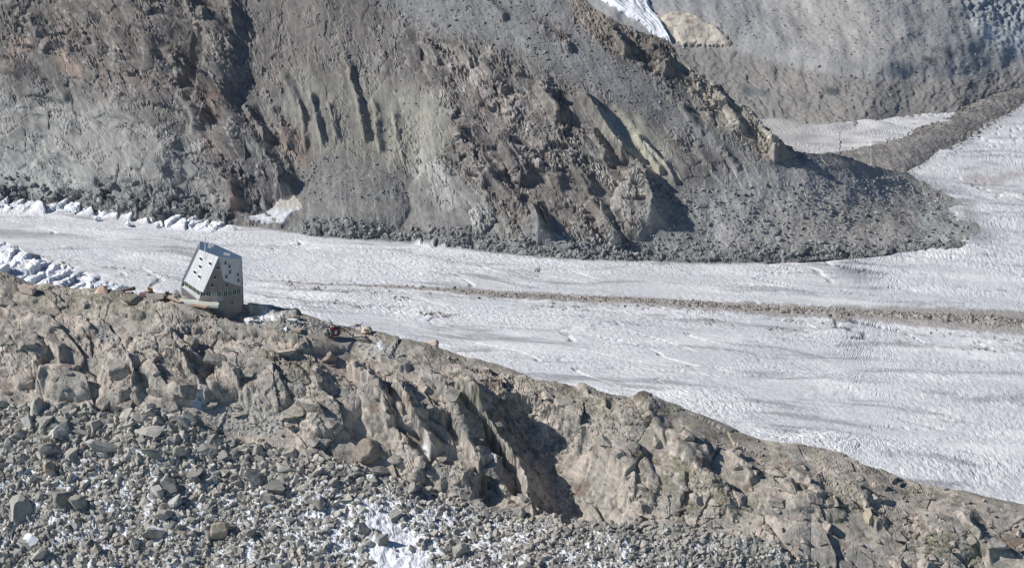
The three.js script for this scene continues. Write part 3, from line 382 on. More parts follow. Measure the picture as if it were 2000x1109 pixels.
const mountainGeo = finish(mountSheet, (x, y, z, o) => {
  const D = mountSheet.D, px = D[o + 3], py = D[o + 4], rock = D[o + 5], grain = D[o + 6], t1 = D[o + 7], fade = smooth(1916, 1870, px);
  const qx = px + 10 * n3(x / 24, y / 24, z / 24, 20) + 5 * n3(x / 7, y / 7, z / 7, 21), qy = py + 10 * n3(x / 24, y / 24, z / 24, 22) + 5 * n3(x / 7, y / 7, z / 7, 23);
  let k = mBase; for (const g of mRegions) { const m = inside(g, qx, qy); if (m > 0) k = hashCol(k, g.c, m); }
  const dip = px < 480 ? 0.7 : px < 820 ? 1.25 : 0.95, cd = cos(dip), sd = sin(dip), yy = y * 1.2, u = x * cd - yy * sd, v = x * sd + yy * cd, w = z;
  let h = 0, tone = 1;
  if (rock > 0.02) {
    const j = 0.35 * n3(x / 8, y / 8, z / 8, 24), A = worley3(u / 13 + j, v / 4.2 + j, w / 7, 21), ia = A.id, ea = A.f2 - A.f1, B = worley3(u / 4 + j, v / 1.3, w / 2.2, 22), ib = B.id;
    const brk = lerp(0.16, 1, smooth(0.4, 0.72, t1 + 0.3 * n3(x / 11, y / 11, z / 11, 37)));
    h += rock * brk * ((rnd(ia, 1) - 0.5) * 2.6 + (A.x * 13 * (rnd(ia, 2) - 0.5) * 0.6 + A.y * 4.2 * (rnd(ia, 3) - 0.65)) * 0.7 - 0.5 * rnd(ia, 4) * (1 - smooth(0, 0.1, ea)));
    h += rock * brk * 0.6 * (rnd(ia, 5) < 0.4 ? 0.25 : 0.4 + rnd(ia, 5)) * ((rnd(ib, 1) - 0.5) * 0.7 + (B.x * 4 * (rnd(ib, 2) - 0.5) * 0.6 + B.y * 1.3 * (rnd(ib, 3) - 0.6)) * 0.7);
    tone *= lerp(1, (0.82 + 0.36 * t1) * (0.84 + 0.34 * rnd(ia, 6)) * (0.86 + 0.28 * rnd(ib, 6)), min(1, rock * 1.1)); k = hashCol(k, DARKM, rock * 0.5 * rnd(ia, 8) * (1 - smooth(0, 0.12, ea))); k = hashCol(k, RUST, rock * 0.3 * (rnd(ia, 9) > 0.88)); k = hashCol(k, PALE, rock * 0.4 * (rnd(ib, 9) > 0.9));
    { const bn = n2(u / 34 + j, v / 2.4 + 1.5 * j + w / 9, 32) + 0.6 * n2(u / 12, v / 1.1 + w / 5, 33); tone *= 1 + (0.18 + 0.26 * rock) * clamp(bn, -0.8, 0.8); }
    k = hashCol(k, DARKM, rock * 0.35 * smooth(0.1, 0.6, n3(x / 9, y / 14, z / 9, 25) + 0.5 * n3(x / 2.5, y / 4, z / 2.5, 26)));
  }
  if (grain > 0.9) { const C = worley3(x / 2.4, y / 2.4, z / 2.4, 23); h += min(1.4, grain - 0.75) * ((rnd(C.id, 1) - 0.4) * 0.8 - 0.5 * C.f1 * C.f1); tone *= 0.84 + 0.32 * rnd(C.id, 3); }
  h += (0.06 + 0.12 * min(1.2, grain)) * n3(x / 1.6, y / 1.6, z / 1.6, 27) + 0.5 * n3(x / 9, y / 14, z / 9, 28);
  tone *= 1 + (0.1 + 0.14 * min(1, grain)) * n3(x / 0.8, y / 0.8, z / 0.8, 29) + 0.16 * n3(x / 3, y / 7, z / 3, 30) + 0.12 * n3(x / 30, y / 30, z / 30, 31);
  if (rock < 0.6) { const f = px > 860 ? -0.9 : -1.4, su = x * cos(f) + yy * sin(f), sw = -x * sin(f) + yy * cos(f), q = n2(sw / 2.6, su / 50, 34) + 0.6 * n2(sw / 1.1, su / 26, 35); const am = (1 - rock / 0.6) * smooth(-0.2, 0.5, n3(x / 30, y / 30, z / 30, 36)); tone *= 1 + am * 0.16 * clamp(q, -1, 1); h += am * 0.22 * q; }
  const m = (k[0] + k[1] + k[2]) / 3; k = k.map((q) => max(0.012, (q + (m - q) * 0.3) * 1.3 * tone));
  return [h * fade, ...k];
});
const mountain = structure('mountainside', mountainGeo, painted(0.95), 'dark brown and grey rock face and scree slopes rising from the far edge of the glacier');
function onMountain(px, py) { const i = rowOf(mountSheet, mCols, px, py) * 3, a = mountainGeo.attributes.position.array; return { p: [a[i], a[i + 1], a[i + 2]] }; }

// ---------------------------------------------------------------- the hillside beyond, its ice tongue and bare patch, and the moraine ridge
const farFoot = curve([[900, 245], [1450, 232], [1560, 236], [1700, 240], [1800, 224], [1880, 210], [1960, 184], [2000, 174], [2150, 140], [2320, 105]]);
const lobe = [[1200, 70], [1330, 84], [1410, 96], [1500, 120], [1620, 146], [1760, 156], [1880, 152], [1960, 140], [2100, 110]];
const fRegions = [R([[1200, 60], [1330, 84], [1410, 96], [1500, 120], [1620, 146], [1760, 156], [1900, 150], [2020, 130], [2020, 260], [1200, 260]], 8, col(130, 127, 122), 0.1, 1), R([[1470, -60], [1620, -60], [1760, 70], [1900, 130], [1760, 140], [1560, 100]], 30, col(156, 154, 150), 0.05, 0.5), R([[1840, -60], [2320, -60], [2320, 40], [2000, 62], [1900, 40]], 34, col(156, 162, 165), 0.3, 0.4), R([[1890, 40], [2010, 60], [2200, 80], [2010, 100], [1930, 90]], 16, col(180, 188, 188), 0.1), R([[1820, 95], [1870, 100], [1860, 112], [1815, 106]], 5, col(112, 115, 116), 0.05), R([[1800, 115], [1830, 122], [1820, 130], [1800, 124]], 4, col(92, 96, 98), 0.05), R([[1610, 165], [1640, 172], [1630, 185], [1612, 180]], 3, col(80, 88, 90), 0.05), R([[1450, 165], [1500, 175], [1495, 190], [1450, 182]], 5, col(98, 104, 106), 0.05)];
function hillAt(px, py, lift = 0) {
  const f = farFoot(px), df = CAM / tanDown(f), s = 0.36, d = (CAM + s * df) / (s + tanDown(py)), p = at(px, py, d), a = p[0], b = (d - df) * 1.118;
  const w1 = n2(a / 18, b / 18, 251), w2 = n2(a / 18 + 50, b / 18, 252), qx = px + 6 * w1, qy = py + 4 * w2;
  let k = col(142, 143, 143), rock = 0.05, grain = 0.5; for (const g of fRegions) { const m = inside(g, qx, qy); if (m > 0) { k = hashCol(k, g.c, m); rock = lerp(rock, g.rock, m); grain = lerp(grain, g.grain, m); } }
  const q = toLine(lobe, qx, qy), on = q.side > 0 ? 1 : -1;                // walked to the right, below the line is its right hand
  let h = on > 0 ? 5 * smooth(0, 26, q.d) * smooth(110, 20, q.d) * smooth(1950, 1700, px) : 0;
  const g1 = worley(a / 14, b / 20, 255), g2 = worley(a / 5, b / 6, 256);
  h += rock * ((rnd(g1.id, 1) - 0.5) * 4 + g1.dx * 4 + (rnd(g2.id, 1) - 0.5) * 2 + g2.dx * 1.5) + 2.6 * fbm(a / 60, b / 80, 3, 258) + 0.16 * fbm(a / 3, b / 4, 3, 261) * (0.6 + grain) + 0.8 * n2(a / 9, b / 40, 264);
  const st = 0.12 * fbm(a / 2.4, b / 3, 2, 266) + 0.1 * fbm(a / 8, b / 30, 3, 268) + 0.07 * fbm(a / 50, b / 40, 3, 271);
  h += lift; return [p[0], p[1] + 0.894 * h, p[2] + 0.447 * h, ...k.map((x) => x * 1.3 * (1 + st + 0.24 * (hf(floor(px * 2), floor(py * 2), 6) - 0.5)))];
}
const fCols = columns(980, 2320, 2.4, 12, 1100, 2000);
structure('hillside', sheet(fCols.length, 170, (c, r) => hillAt(fCols[c], lerp(farFoot(fCols[c]) + 8, -110, (r / 169) ** 1.1))), painted(0.95, { flatShading: false }), 'pale blue grey rubble hillside beyond the side glacier');
function drape(name, label, edges, material, paint, nc, nr, at_) {         // edges: [left edge line, right edge line], both walked downwards
  const [L, K] = edges, along = (E, t) => { const n = E.length - 1, i = min(n - 1, floor(t * n)), f = t * n - i; return [lerp(E[i][0], E[i + 1][0], f), lerp(E[i][1], E[i + 1][1], f)]; };
  structure(name, sheet(nc, nr, (c, r) => { const t = r / (nr - 1), u = c / (nc - 1), [ax, ay] = along(L, t), [bx, by] = along(K, t), px = lerp(ax, bx, u), py = lerp(ay, by, u), rim = smooth(0, 0.16, u) * smooth(1, 0.84, u) * smooth(0, 0.1, t) * smooth(1, 0.9, t), jx = px + (1 - rim) * 7 * n2(px / 7, py / 7, 281), jy = py + (1 - rim) * 6 * n2(px / 7, py / 7, 282); return paint(at_(jx, jy, rim), px, py, u, t, rim); }), material, label);
}
drape('ice_tongue', 'white tongue of ice sliding down behind the brown rock crest', [[[1090, -40], [1160, -2], [1205, 32], [1262, 62], [1306, 88]], [[1240, -50], [1272, 0], [1282, 30], [1298, 62], [1316, 92]]], painted(0.8), (p, px, py, u) => { const st = fbm(u * 9, py / 60, 3, 285) + 0.5 * n2(px / 3, py / 9, 287); return [p[0], p[1] + 0.8 * n2(u * 14, py / 22, 286), p[2], ...hashCol([0.74, 0.78, 0.84], [0.42, 0.47, 0.55], 0.8 * smooth(0.1, 0.9, st))]; }, 70, 60, (x, y, rim) => hillAt(x, y, -1.2 + 4.5 * rim).slice(0, 3));
drape('ice_patch', 'cream coloured old ice patch lying beside the white ice tongue', [[[1262, 36], [1282, 48], [1302, 66], [1312, 84], [1330, 90]], [[1320, 32], [1360, 42], [1402, 62], [1432, 84], [1442, 96]]], painted(0.85), (p, px, py, u, t, rim) => { const st = fbm(px / 22, py / 9, 4, 291); return [p[0], p[1], p[2], ...hashCol(col(206, 196, 178), col(160, 146, 128), smooth(-0.1, 0.6, st)).map((q, i) => lerp(col(140, 138, 134)[i], q, smooth(0.05, 0.75, rim + 0.4 * n2(px / 6, py / 5, 298))))]; }, 80, 40, (x, y, rim) => { const p = hillAt(x, y, -1 + 3.2 * rim); return [p[0], p[1] + rim * 0.4 * n2(x / 12, y / 8, 293), p[2]]; });
drape('snow_patch', 'dirty snow wedge at the foot of the dark cliff beside the glacier', [[[544, 374], [540, 392], [526, 408], [505, 422], [470, 424], [462, 420]], [[572, 377], [592, 396], [604, 412], [578, 418], [562, 442], [520, 440]]], painted(0.8), (p, px, py) => { const st = smooth(-0.2, 0.5, n2((px - py * 0.62) / 3.5, py / 40, 295)), lowr = smooth(402, 420, py - (px - 540) * 0.1); return [p[0], p[1], p[2], ...hashCol(hashCol(col(190, 186, 170), col(150, 146, 134), st), [0.6, 0.61, 0.64], lowr)]; }, 60, 50, (x, y, rim) => { const [d0, , s] = mountainBase(x, y), p = at(x, y, d0), n = 1 / sqrt(1 + s * s), h = -1 + 3.2 * rim + 0.5 * n2(x / 9, y / 6, 297); return [p[0], p[1] + n * h, p[2] + s * n * h]; });
const lowerEdge = curve([[1560, 318], [1640, 330], [1700, 344], [1755, 346], [1790, 334], [1830, 306], [1872, 284], [1905, 262], [1925, 250], [1960, 232], [2000, 206], [2150, 140], [2320, 60]]);
const rCols = columns(1560, 2320, 2.4, 10, 1560, 2000);
structure('moraine_ridge', sheet(rCols.length, 64, (c, r) => {
  const px = rCols[c], t = r / 63, py = lerp(lowerEdge(px), upperEdge(px), t) + (1.2 * n2(px / 9, 1, 301) + 3 * n2(px / 30, 2, 302)) * max(0, 1 - t * 3) + (1.5 * n2(px / 8, 5, 301) + 3 * n2(px / 24, 6, 302)) * max(0, t * 4 - 3), p = onPlane(px, py), x = p[0], z = p[2];
  const y = iceAt(px, py)[1] - 0.7 + 3.2 * sin(Math.PI * min(1, t * 0.95)) * smooth(1560, 1700, px) + (0.9 * fbm(x / 30, z / 60, 3, 305) + 0.5 * fbm(x / 4, z / 9, 3, 308)) * smooth(0, 0.12, t), g = 1.15 + 0.25 * fbm(x / 2.4, z / 4, 3, 311) + 0.3 * (hf(c, r, 7) - 0.5);
  const cc = hashCol(hashCol(col(132, 128, 123), col(110, 108, 106), smooth(-0.3, 0.5, fbm(x / 20, z / 20, 3, 314))), col(134, 124, 110), smooth(0.7, 0.95, t) * 0.3); return [x, y, z, ...cc.map((q) => q * g)];
}), painted(0.95), 'dark gravel ridge curving up between the two glaciers');
// ---------------------------------------------------------------- loose rocks
function rock(seed, detail, cuts, sx, sy, sz, c, snow = 0, lo = 0.4) {    // a ball hewn by random planes: flat faces and worn edges
  const R_ = rng(seed), g0 = new THREE.IcosahedronGeometry(1, detail); g0.deleteAttribute('uv'); g0.deleteAttribute('normal');
  const g = mergeVertices(g0, 1e-4), p = g.attributes.position, planes = [];
  for (let i = 0; i < cuts; i++) { const z = R_() * 2 - 1, a = R_() * 6.283, q = sqrt(1 - z * z); planes.push([q * cos(a), z, q * sin(a), lo + 0.3 * R_()]); }
  for (let i = 0; i < p.count; i++) {
    let x = p.getX(i), y = p.getY(i), z = p.getZ(i);
    for (const [a, b, e, d] of planes) { const k = x * a + y * b + z * e - d; if (k > 0) { x -= a * k; y -= b * k; z -= e * k; } }
    const n = 1 + 0.035 * n2(x * 4 + seed, y * 4 + z * 3, 401) + 0.05 * n2(x * 1.7 + seed, z * 1.7 - y, 402); const gr = n - 1 + 1 + 0.022 * n3(x * 9 + seed, y * 9, z * 9, 44) + 0.012 * n3(x * 21, y * 21 + seed, z * 21, 45); p.setXYZ(i, x * gr * sx, y * gr * sy, z * gr * sz);
  }
  g.computeBoundingBox(); const b = g.boundingBox, k = 1 / max(b.max.x - b.min.x, 1e-6); g.scale(k, k, k);                                  // one metre wide
  const o = toCreasedNormals(g, 0.42), q = o.attributes.position, m = o.attributes.normal, cl = new Float32Array(q.count * 3);
  for (let i = 0; i < q.count; i++) { const x = q.getX(i), y = q.getY(i), z = q.getZ(i), t = 1 + 0.3 * n3(x * 9 + seed, y * 9, z * 9, 403) + 0.3 * n3(x * 22, y * 22 + seed, z * 22, 46) + 0.2 * n3(x * 3, y * 3 + seed, z * 3, 404), s = snow && m.getY(i) > 0.55 && x + 0.3 * n2(x * 5 + seed, z * 5, 405) > 0.5 - snow ? 1 : 0; for (let j = 0; j < 3; j++) cl[i * 3 + j] = s ? SNOW[j] : c[j] * t; }
  o.setAttribute('color', new THREE.BufferAttribute(cl, 3)); return o;
}
const ROCKC = col(175, 170, 158), RM = painted(0.92, { side: THREE.FrontSide });
const kinds = []; for (let i = 0; i < 14; i++) { const r = rng(900 + i); kinds.push(rock(700 + i * 13, 5, 11 + floor(r() * 6), 1, 0.45 + 0.4 * r(), 0.6 + 0.4 * r(), i % 5 === 3 ? col(152, 149, 142) : i % 5 === 4 ? col(182, 179, 171) : ROCKC, 0, 0.3)); }
const snowy = []; for (let i = 0; i < 4; i++) { const r = rng(950 + i); snowy.push(rock(860 + i * 17, 4, 11, 1, 0.6 + 0.3 * r(), 0.8 + 0.3 * r(), ROCKC, 0.55 + 0.2 * r(), 0.42)); }
const MPX = 0.122;                                                       // metres to one chart pixel near the rubble
let boulderCount = 0;
const taken = [];
function boulder(label, px, py, w, geometry, o = {}) {
  const g = o.exact ? seenAt(px, py) : nearAt(px, py).p, m = new THREE.Mesh(geometry, o.material ?? RM), width = w * MPX;
  m.name = numbered('boulder'); m.scale.set(width, width * (o.tall ?? 1), width * (o.deep ?? 1)); m.rotation.set(o.rx ?? 0, o.turn ?? 0, o.rz ?? 0);
  m.position.set(g[0], g[1] + width * (o.lift ?? 0.22), g[2]); tag(m, label, 'boulder', o.group); scene.add(shadows(m)); taken.push([px, py, w * 0.5]); boulderCount++; return m;
}
const notable = [                                                         // px, py, width, height, depth, kind, turn, tilt, colour, snow, label, nickname
  [205, 878, 74, 0.42, 0.8, 0.4, -0.12, [146, 143, 136], 0, 'widest flat-topped grey slab boulder in the rubble below the round cliffs', 'wide flat-topped slab boulder'],
  [437, 1045, 38, 1.35, 0.8, 0.3, -0.2, [146, 132, 112], 0, 'upright tan boulder standing alone in the snowy lower rubble', 'upright tan boulder'],
  [330, 952, 32, 0.95, 0.9, 1.1, 0, [132, 129, 122], 0, 'uppermost of three blocky boulders touching in a row on snow', null],
  [311, 970, 34, 0.85, 0.9, 2.0, 0.1, [142, 139, 132], 0, 'left one of three blocky boulders touching in a row on snow', 'row of three blocky boulders'],
  [343, 984, 30, 0.95, 0.9, 0.2, 0, [150, 148, 142], 0, 'pale round-edged boulder at the lower end of the row of three', null],
  [39, 992, 56, 0.75, 0.9, 0.5, 0, [140, 137, 129], 0, 'bulky grey boulder at the left edge of the lower rubble', 'bulky boulder at the left edge'],
  [117, 984, 40, 0.95, 0.9, 0.9, 0, [116, 113, 107], 0, 'dark faced squarish boulder leaning on its paler neighbour', 'dark squarish boulder'],
  [155, 990, 40, 0.85, 0.8, 0.2, -0.5, [136, 132, 124], 0, 'tilted grey boulder propped against the dark squarish boulder', null],
  [96, 922, 32, 0.8, 0.9, 1.6, 0, [148, 130, 112], 0, 'grey boulder with a brown broken face', 'brown faced boulder'],
  [303, 1043, 40, 0.75, 0.9, 0.7, -0.3, [126, 122, 114], 0.7, 'grey boulder carrying a bright wedge of snow on its right side', 'boulder with the snow wedge'],
  [324, 1008, 30, 0.95, 0.9, 1.3, -0.2, [146, 142, 134], 0, 'pale tilted boulder just above the snow wedge boulder', null],
  [523, 976, 27, 0.95, 0.95, 0.4, 0, [138, 133, 124], 0, 'small rounded boulder ringed by fresh snow', 'snow-ringed round boulder'],
  [503, 941, 44, 0.6, 0.6, 0.5, -0.75, [134, 131, 124], 0, 'long narrow boulder sloping steeply down to the right', 'long sloping boulder'],
  [540, 954, 38, 0.5, 0.7, 0.2, -0.1, [110, 108, 103], 0, 'flat dark slab boulder resting against the long sloping boulder', null],
  [114, 853, 36, 0.65, 0.9, 0.6, 0, [156, 153, 146], 0, 'pale pyramid-shaped boulder in the upper left rubble', 'pale pyramid-shaped boulder'],
  [264, 1067, 18, 1.6, 0.9, 0.3, 0, [130, 127, 119], 0, 'narrow upright block in the rubble at the bottom', 'narrow upright block'],
  [81, 1086, 32, 0.7, 0.9, 0.8, 0, [146, 140, 130], 0, 'smooth rounded boulder near the bottom left corner', 'smooth rounded boulder'],
  [190, 1076, 26, 1.2, 0.9, 1.8, -0.2, [140, 130, 116], 0.3, 'brownish pointed boulder with a little snow on top', 'brownish pointed boulder'],
  [492, 1050, 36, 0.7, 0.9, 2.2, -0.3, [124, 120, 113], 0, 'dark sloping boulder right of the upright tan boulder', null],
  [532, 1036, 22, 0.85, 0.9, 1.2, 0, [146, 141, 130], 0, 'small egg-shaped boulder on a snow sheet', 'egg-shaped boulder'],
  [214, 914, 32, 0.75, 0.9, 1.9, -0.15, [126, 123, 117], 0, 'grey angular boulder close below the wide flat-topped slab', null],
  [378, 928, 44, 0.6, 0.8, 0.9, -0.1, [132, 129, 122], 0, 'broad grey boulder with a dark hollow on its right', 'broad hollow-sided boulder'],
  [295, 891, 56, 0.42, 0.6, 0.4, -0.4, [140, 136, 128], 0, 'long plate-like boulder tilted down to the right', 'long tilted plate boulder'],
  [52, 1056, 38, 0.7, 0.9, 0.4, 0.2, [122, 119, 113], 0.5, 'grey boulder with a white square of snow on top', 'snow-topped boulder'],
  [897, 1085, 32, 0.85, 0.9, 0.5, -0.4, [136, 131, 122], 0, 'large tilted boulder at the right border of the snow chute', 'tilted boulder beside the chute'],
  [750, 1066, 23, 1, 0.9, 0.6, 0, [112, 109, 103], 0, 'dark boulder sitting on the white snow chute', 'dark boulder on the snow chute'],
  [774, 1009, 30, 0.6, 0.9, 1, 0, [130, 127, 120], 0, 'low grey boulder at the top of the snow chute', null],
  [622, 986, 32, 0.75, 0.9, 1.4, 0, [112, 108, 102], 0.7, 'dark boulder with a snow cap left of the snow chute', 'dark snow-capped boulder'],
  [711, 1043, 23, 1.3, 0.9, 0.2, 0.3, [134, 130, 121], 0, 'leaning narrow boulder on the left border of the snow chute', null],
  [1018, 1006, 36, 0.8, 0.8, 0.5, -0.6, [150, 144, 134], 0, 'steep pale slab boulder below the deep rock shadow', 'steep pale slab boulder'],
  [995, 990, 40, 0.5, 0.9, 0.4, 0, [146, 140, 130], 0, 'low broad boulder at the lower edge of the deep rock shadow', null],
  [654, 947, 36, 0.6, 0.7, 0.7, -0.35, [128, 125, 119], 0, 'sharp-edged plank-like boulder left of the round dark boulder', null],
  [729, 941, 28, 0.85, 0.9, 1.2, 0, [136, 132, 124], 0.5, 'half snow-covered boulder below the round dark boulder', null],
  [747, 921, 42, 0.5, 0.7, 0.2, -0.25, [134, 130, 122], 0, 'flat slab boulder directly under the round dark boulder', null],
  [807, 963, 30, 1, 0.8, 1.9, 0, [124, 120, 113], 0, 'pointed boulder at the upper rim of the snowy slope', 'pointed boulder at the snow rim'],
  [718, 888, 50, 0.95, 0.95, 0.6, 0, [128, 115, 102], 0, 'big ball-shaped brown boulder at the foot of the bedrock', 'round dark boulder'],
  [1044, 970, 15, 1.1, 0.9, 0.9, 0, [160, 144, 124], 0, 'small tan boulder standing inside the deep rock shadow', null],
  [718, 649, 25, 0.75, 0.9, 0.3, 0, [168, 148, 122], 0, 'lone tan boulder on the skyline right of the helicopter', 'lone skyline boulder'],
  [846, 673, 26, 0.5, 0.9, 0.2, 0.1, [178, 158, 138], 0, 'flat tan block on the skyline over the dark overhang', null],
  [60, 573, 40, 0.5, 0.9, 0.4, 0, [174, 152, 136], 0, 'long pinkish block near the skyline left of the timber', null],
  [558, 697, 54, 0.4, 0.7, 0.1, -0.12, [174, 156, 138], 0, 'long tan slab lying tilted on bedrock below the helicopter pad', null],
  [648, 706, 40, 0.55, 0.8, 0.9, -0.05, [140, 122, 106], 0, 'brown overhanging boulder with deep shade beneath it', null],
  [1698, 1015, 20, 1.1, 0.8, 0.4, -0.15, [152, 140, 112], 0, 'upright lichen-tinted block on the right bedrock slope', null],
  [1990, 1048, 18, 1, 0.9, 0.4, 0, [176, 164, 150], 0, 'pale upright block at the far right edge of the bedrock', null],
  [200, 572, 26, 0.5, 0.8, 1.0, 0.45, [170, 142, 120], 0, 'reddish leaning slab left of the timber stack', null],
  [262, 590, 52, 0.42, 0.7, 0.3, -0.35, [128, 124, 102], 0, 'greenish sloping rock just below the red crate', null],
  [308, 584, 40, 0.36, 0.7, 0.3, 0.05, [138, 132, 122], 0, 'grey wedge-shaped rock between the crate and the planks', null],
];
const nicks = [];
notable.forEach(([px, py, w, tall, deep, turn, tilt, c, snow, label, nick], i) => {
  const g = rock(300 + i * 7, 6, 11 + i % 5, 1, min(1, tall), deep, col(...c.map((v) => v * 1.2)), snow, i === 35 ? 0.68 : 0.34), stretch = max(1, tall);
  boulder(label, px, py, w, g, { turn, rz: tilt, tall: stretch, lift: py < 780 ? 0.2 * tall : 0.31 * tall, exact: py < 780 });
  if (nick) nicks.push([px, py, w, nick]);
});
// the larger ones of the rubble: one mesh each
const rr = rng(77), picks = [];
for (let tries = 0; picks.length < 252 && tries < 40000; tries++) {
  const early = picks.length < 95, px = early ? rr() * 720 - 20 : rr() * 1650 - 20, py = early ? 790 + rr() * 190 : 790 + rr() * 330, n = nearAt(px, py); if (n.talus < 0.95 || py < contact(px) + 6) continue;
  const upper = smooth(960, 830, py) * smooth(700, 400, px), want = picks.length < 40 ? 28 + 12 * rr() : picks.length < 150 ? 20 + 9 * rr() : 15 + 6 * rr(), w = want * (px > 1100 ? 0.58 : 0.62 + 0.45 * upper);
  if (inside(snowChute, px, py) > 0.3) continue;
  if (taken.some(([x, y, q]) => (x - px) ** 2 + ((y - py) * 1.5) ** 2 < (q + w * 0.42) ** 2)) continue;
  picks.push([px, py, w]); taken.push([px, py, w * 0.5]);
}
const said = new Set();
for (const [px, py, w] of picks) {
  let label = null, group; const white = rr() < 0.22 && py > 900;
  for (const [nx, ny, nw, nick] of nicks) {
    const dx = px - nx, dy = py - ny, near = nw * 0.5 + w * 0.5 + 34; if (dx * dx + dy * dy > near * near) continue;
    const side = abs(dx) > abs(dy) ? (dx > 0 ? 'right of' : 'left of') : (dy > 0 ? 'below' : 'above'), text = `angular grey boulder just ${side} the ${nick}`; if (!said.has(text)) { said.add(text); label = text; break; }
  }
  const kind = floor(rr() * kinds.length);
  if (!label) {
    const tone = white ? 'snow-capped' : kind % 5 === 3 ? 'dark' : kind % 5 === 4 ? 'pale' : 'mid-grey', size = w > 26 ? 'big' : w > 19 ? 'medium-sized' : 'small';
    const where = px > 1300 ? 'in the thin rubble fringe under the right bedrock' : px > 1080 ? 'in the fine rubble right of the deep rock shadow' : px > 820 ? (py < 1050 ? 'just below the deep rock shadow' : 'on the snowy slope under the deep rock shadow') : px > 560 ? (py < 990 ? 'below the round brown boulder' : 'around the white snow chute') : px > 300 ? (py < 900 ? 'under the middle bedrock ledges' : py < 1000 ? 'in the snow-dusted middle of the rubble' : 'in the snow-dusted rubble near the upright tan boulder') : py < 870 ? 'right under the big round cliffs' : py < 980 ? 'in the bare rubble below the flat-topped slab' : 'in the bottom left corner rubble';
    label = `${tone} ${size} boulder ${where}`; group = label.replace('boulder', 'boulders');
  }
  const g = white ? snowy[floor(rr() * snowy.length)] : kinds[kind];
  boulder(label, px, py, w, g, { turn: white ? rr() * 1.4 - 0.7 : rr() * 6.28, rz: white ? 0 : (rr() - 0.5) * 1.3, rx: white ? 0 : (rr() - 0.5) * 1.3, tall: 0.75 + 0.4 * rr(), deep: 0.75 + 0.5 * rr(), lift: 0.14 + 0.12 * rr(), group });
}
// hard slabs and blocks standing out of the bedrock: pieces of the slope
{
  const r = rng(31), forms = [], N_ = 16;
  for (let i = 0; i < N_; i++) {                                           // the first six are finely modelled, for the large ones
    const g = rock(2000 + i * 19, i < 6 ? 11 : 6, 8 + i % 5, 1, 0.34 + 0.24 * r(), 0.5 + 0.35 * r(), [1, 1, 1], 0, 0.34), p = g.attributes.position, c = g.attributes.color, base = [TAN, TANP, GREYR, TANP][i % 4];
    const cuts = [0, 1, 2].map(() => { const a = r() * 6.28, e = r() - 0.5; return [cos(a), e, sin(a), (r() - 0.5) * 0.5]; });
    for (let j = 0; j < p.count; j++) {
      let x = p.getX(j), y = p.getY(j), z = p.getZ(j), crack = 0; for (const [a, b, e, d] of cuts) crack = max(crack, 1 - smooth(0.006, 0.022, abs(x * a + y * b + z * e - d + 0.03 * n3(x * 5, y * 5, z * 5, 47))));
      const f = 1 - 0.05 * crack + 0.03 * n3(x * 8 + i, y * 8, z * 8, 48) + 0.016 * n3(x * 20, y * 20 + i, z * 20, 49); p.setXYZ(j, x * f, y * f, z * f);
      const a = n3(x * 5 + i, y * 5, z * 5, 41) + 0.7 * n3(x * 14, y * 14, z * 14 + i, 42); let k = hashCol(hashCol(base, GREYR, smooth(0, 0.5, a)), DARKR, 0.75 * smooth(0.25, 0.7, n3(x * 4, y * 6 + i, z * 4, 50) + 0.5 * n3(x * 11, y * 9, z * 11, 51))); k = hashCol(k, LICH2, 0.6 * smooth(0.1, 0.5, n3(x * 4, y * 4 + i, z * 4, 43)) * smooth(-0.1, 0.15, y)); k = hashCol(k, CRACK_SHADE, 0.7 * crack);  // shade down in the slab cracks is put into the colour last
      const t = 1 + 0.3 * n3(x * 26, y * 26, z * 26 + i, 52); c.setXYZ(j, k[0] * t, k[1] * t, k[2] * t);
    }
    forms.push(g);
  }
  const SLAB = painted(0.93, { side: THREE.FrontSide }), X = new THREE.Vector3(), Y = new THREE.Vector3(), Z = new THREE.Vector3(), B = new THREE.Matrix4(); let n = 0; const spots = [];
  for (let tries = 0; n < 270 && tries < 30000; tries++) {
    const px = -20 + r() * 2040, s0 = skyline(px), c = min(contact(px), 1115), py = s0 + 8 + r() * (c - s0 - 4), q = nearAt(px, py); if (q.talus > 0.2 || inside(landing, px, py) > 0.1) continue; if (px > 330 && px < 640 && py < 668) continue;
    const v = (py - s0) / (c - s0), w = (n < 45 ? 46 + 34 * r() : n < 120 ? 26 + 16 * r() : 14 + 11 * r()) * lerp(0.6, 1.05, smooth(0, 0.5, v)) * (px > 1250 ? 0.85 : 1); if (dome(nearHollows[0], px, py) > 1 && r() < 0.8) continue;
    if (spots.some(([a, b, d]) => (a - px) ** 2 + ((b - py) * 1.6) ** 2 < ((d + w) * 0.36) ** 2)) continue; spots.push([px, py, w]);
    const g = forms[n < 70 ? floor(r() * 6) : 6 + floor(r() * 10)], m = new THREE.Mesh(g, SLAB), L = w * 0.118, yaw = (r() - 0.5) * 0.9 + (px < 600 ? -0.35 : 0.1);
    Y.set((r() - 0.6) * 0.5, 0.92, 0.34 + (r() - 0.5) * 0.4).normalize(); X.set(0.8, -0.28, 0.5).applyAxisAngle(Y, -yaw); X.addScaledVector(Y, -X.dot(Y)).normalize(); Z.crossVectors(X, Y); m.quaternion.setFromRotationMatrix(B.makeBasis(X, Y, Z)); if (r() < 0.5) m.rotateY(Math.PI);
    m.scale.set(L, L * (0.8 + 0.5 * r()), L * (0.8 + 0.4 * r())); m.position.set(q.p[0], q.p[1] - L * 0.05, q.p[2]); m.name = n ? 'slab_' + String(n).padStart(3, '0') : 'slab'; bedrock.add(shadows(m)); n++;
  }
}
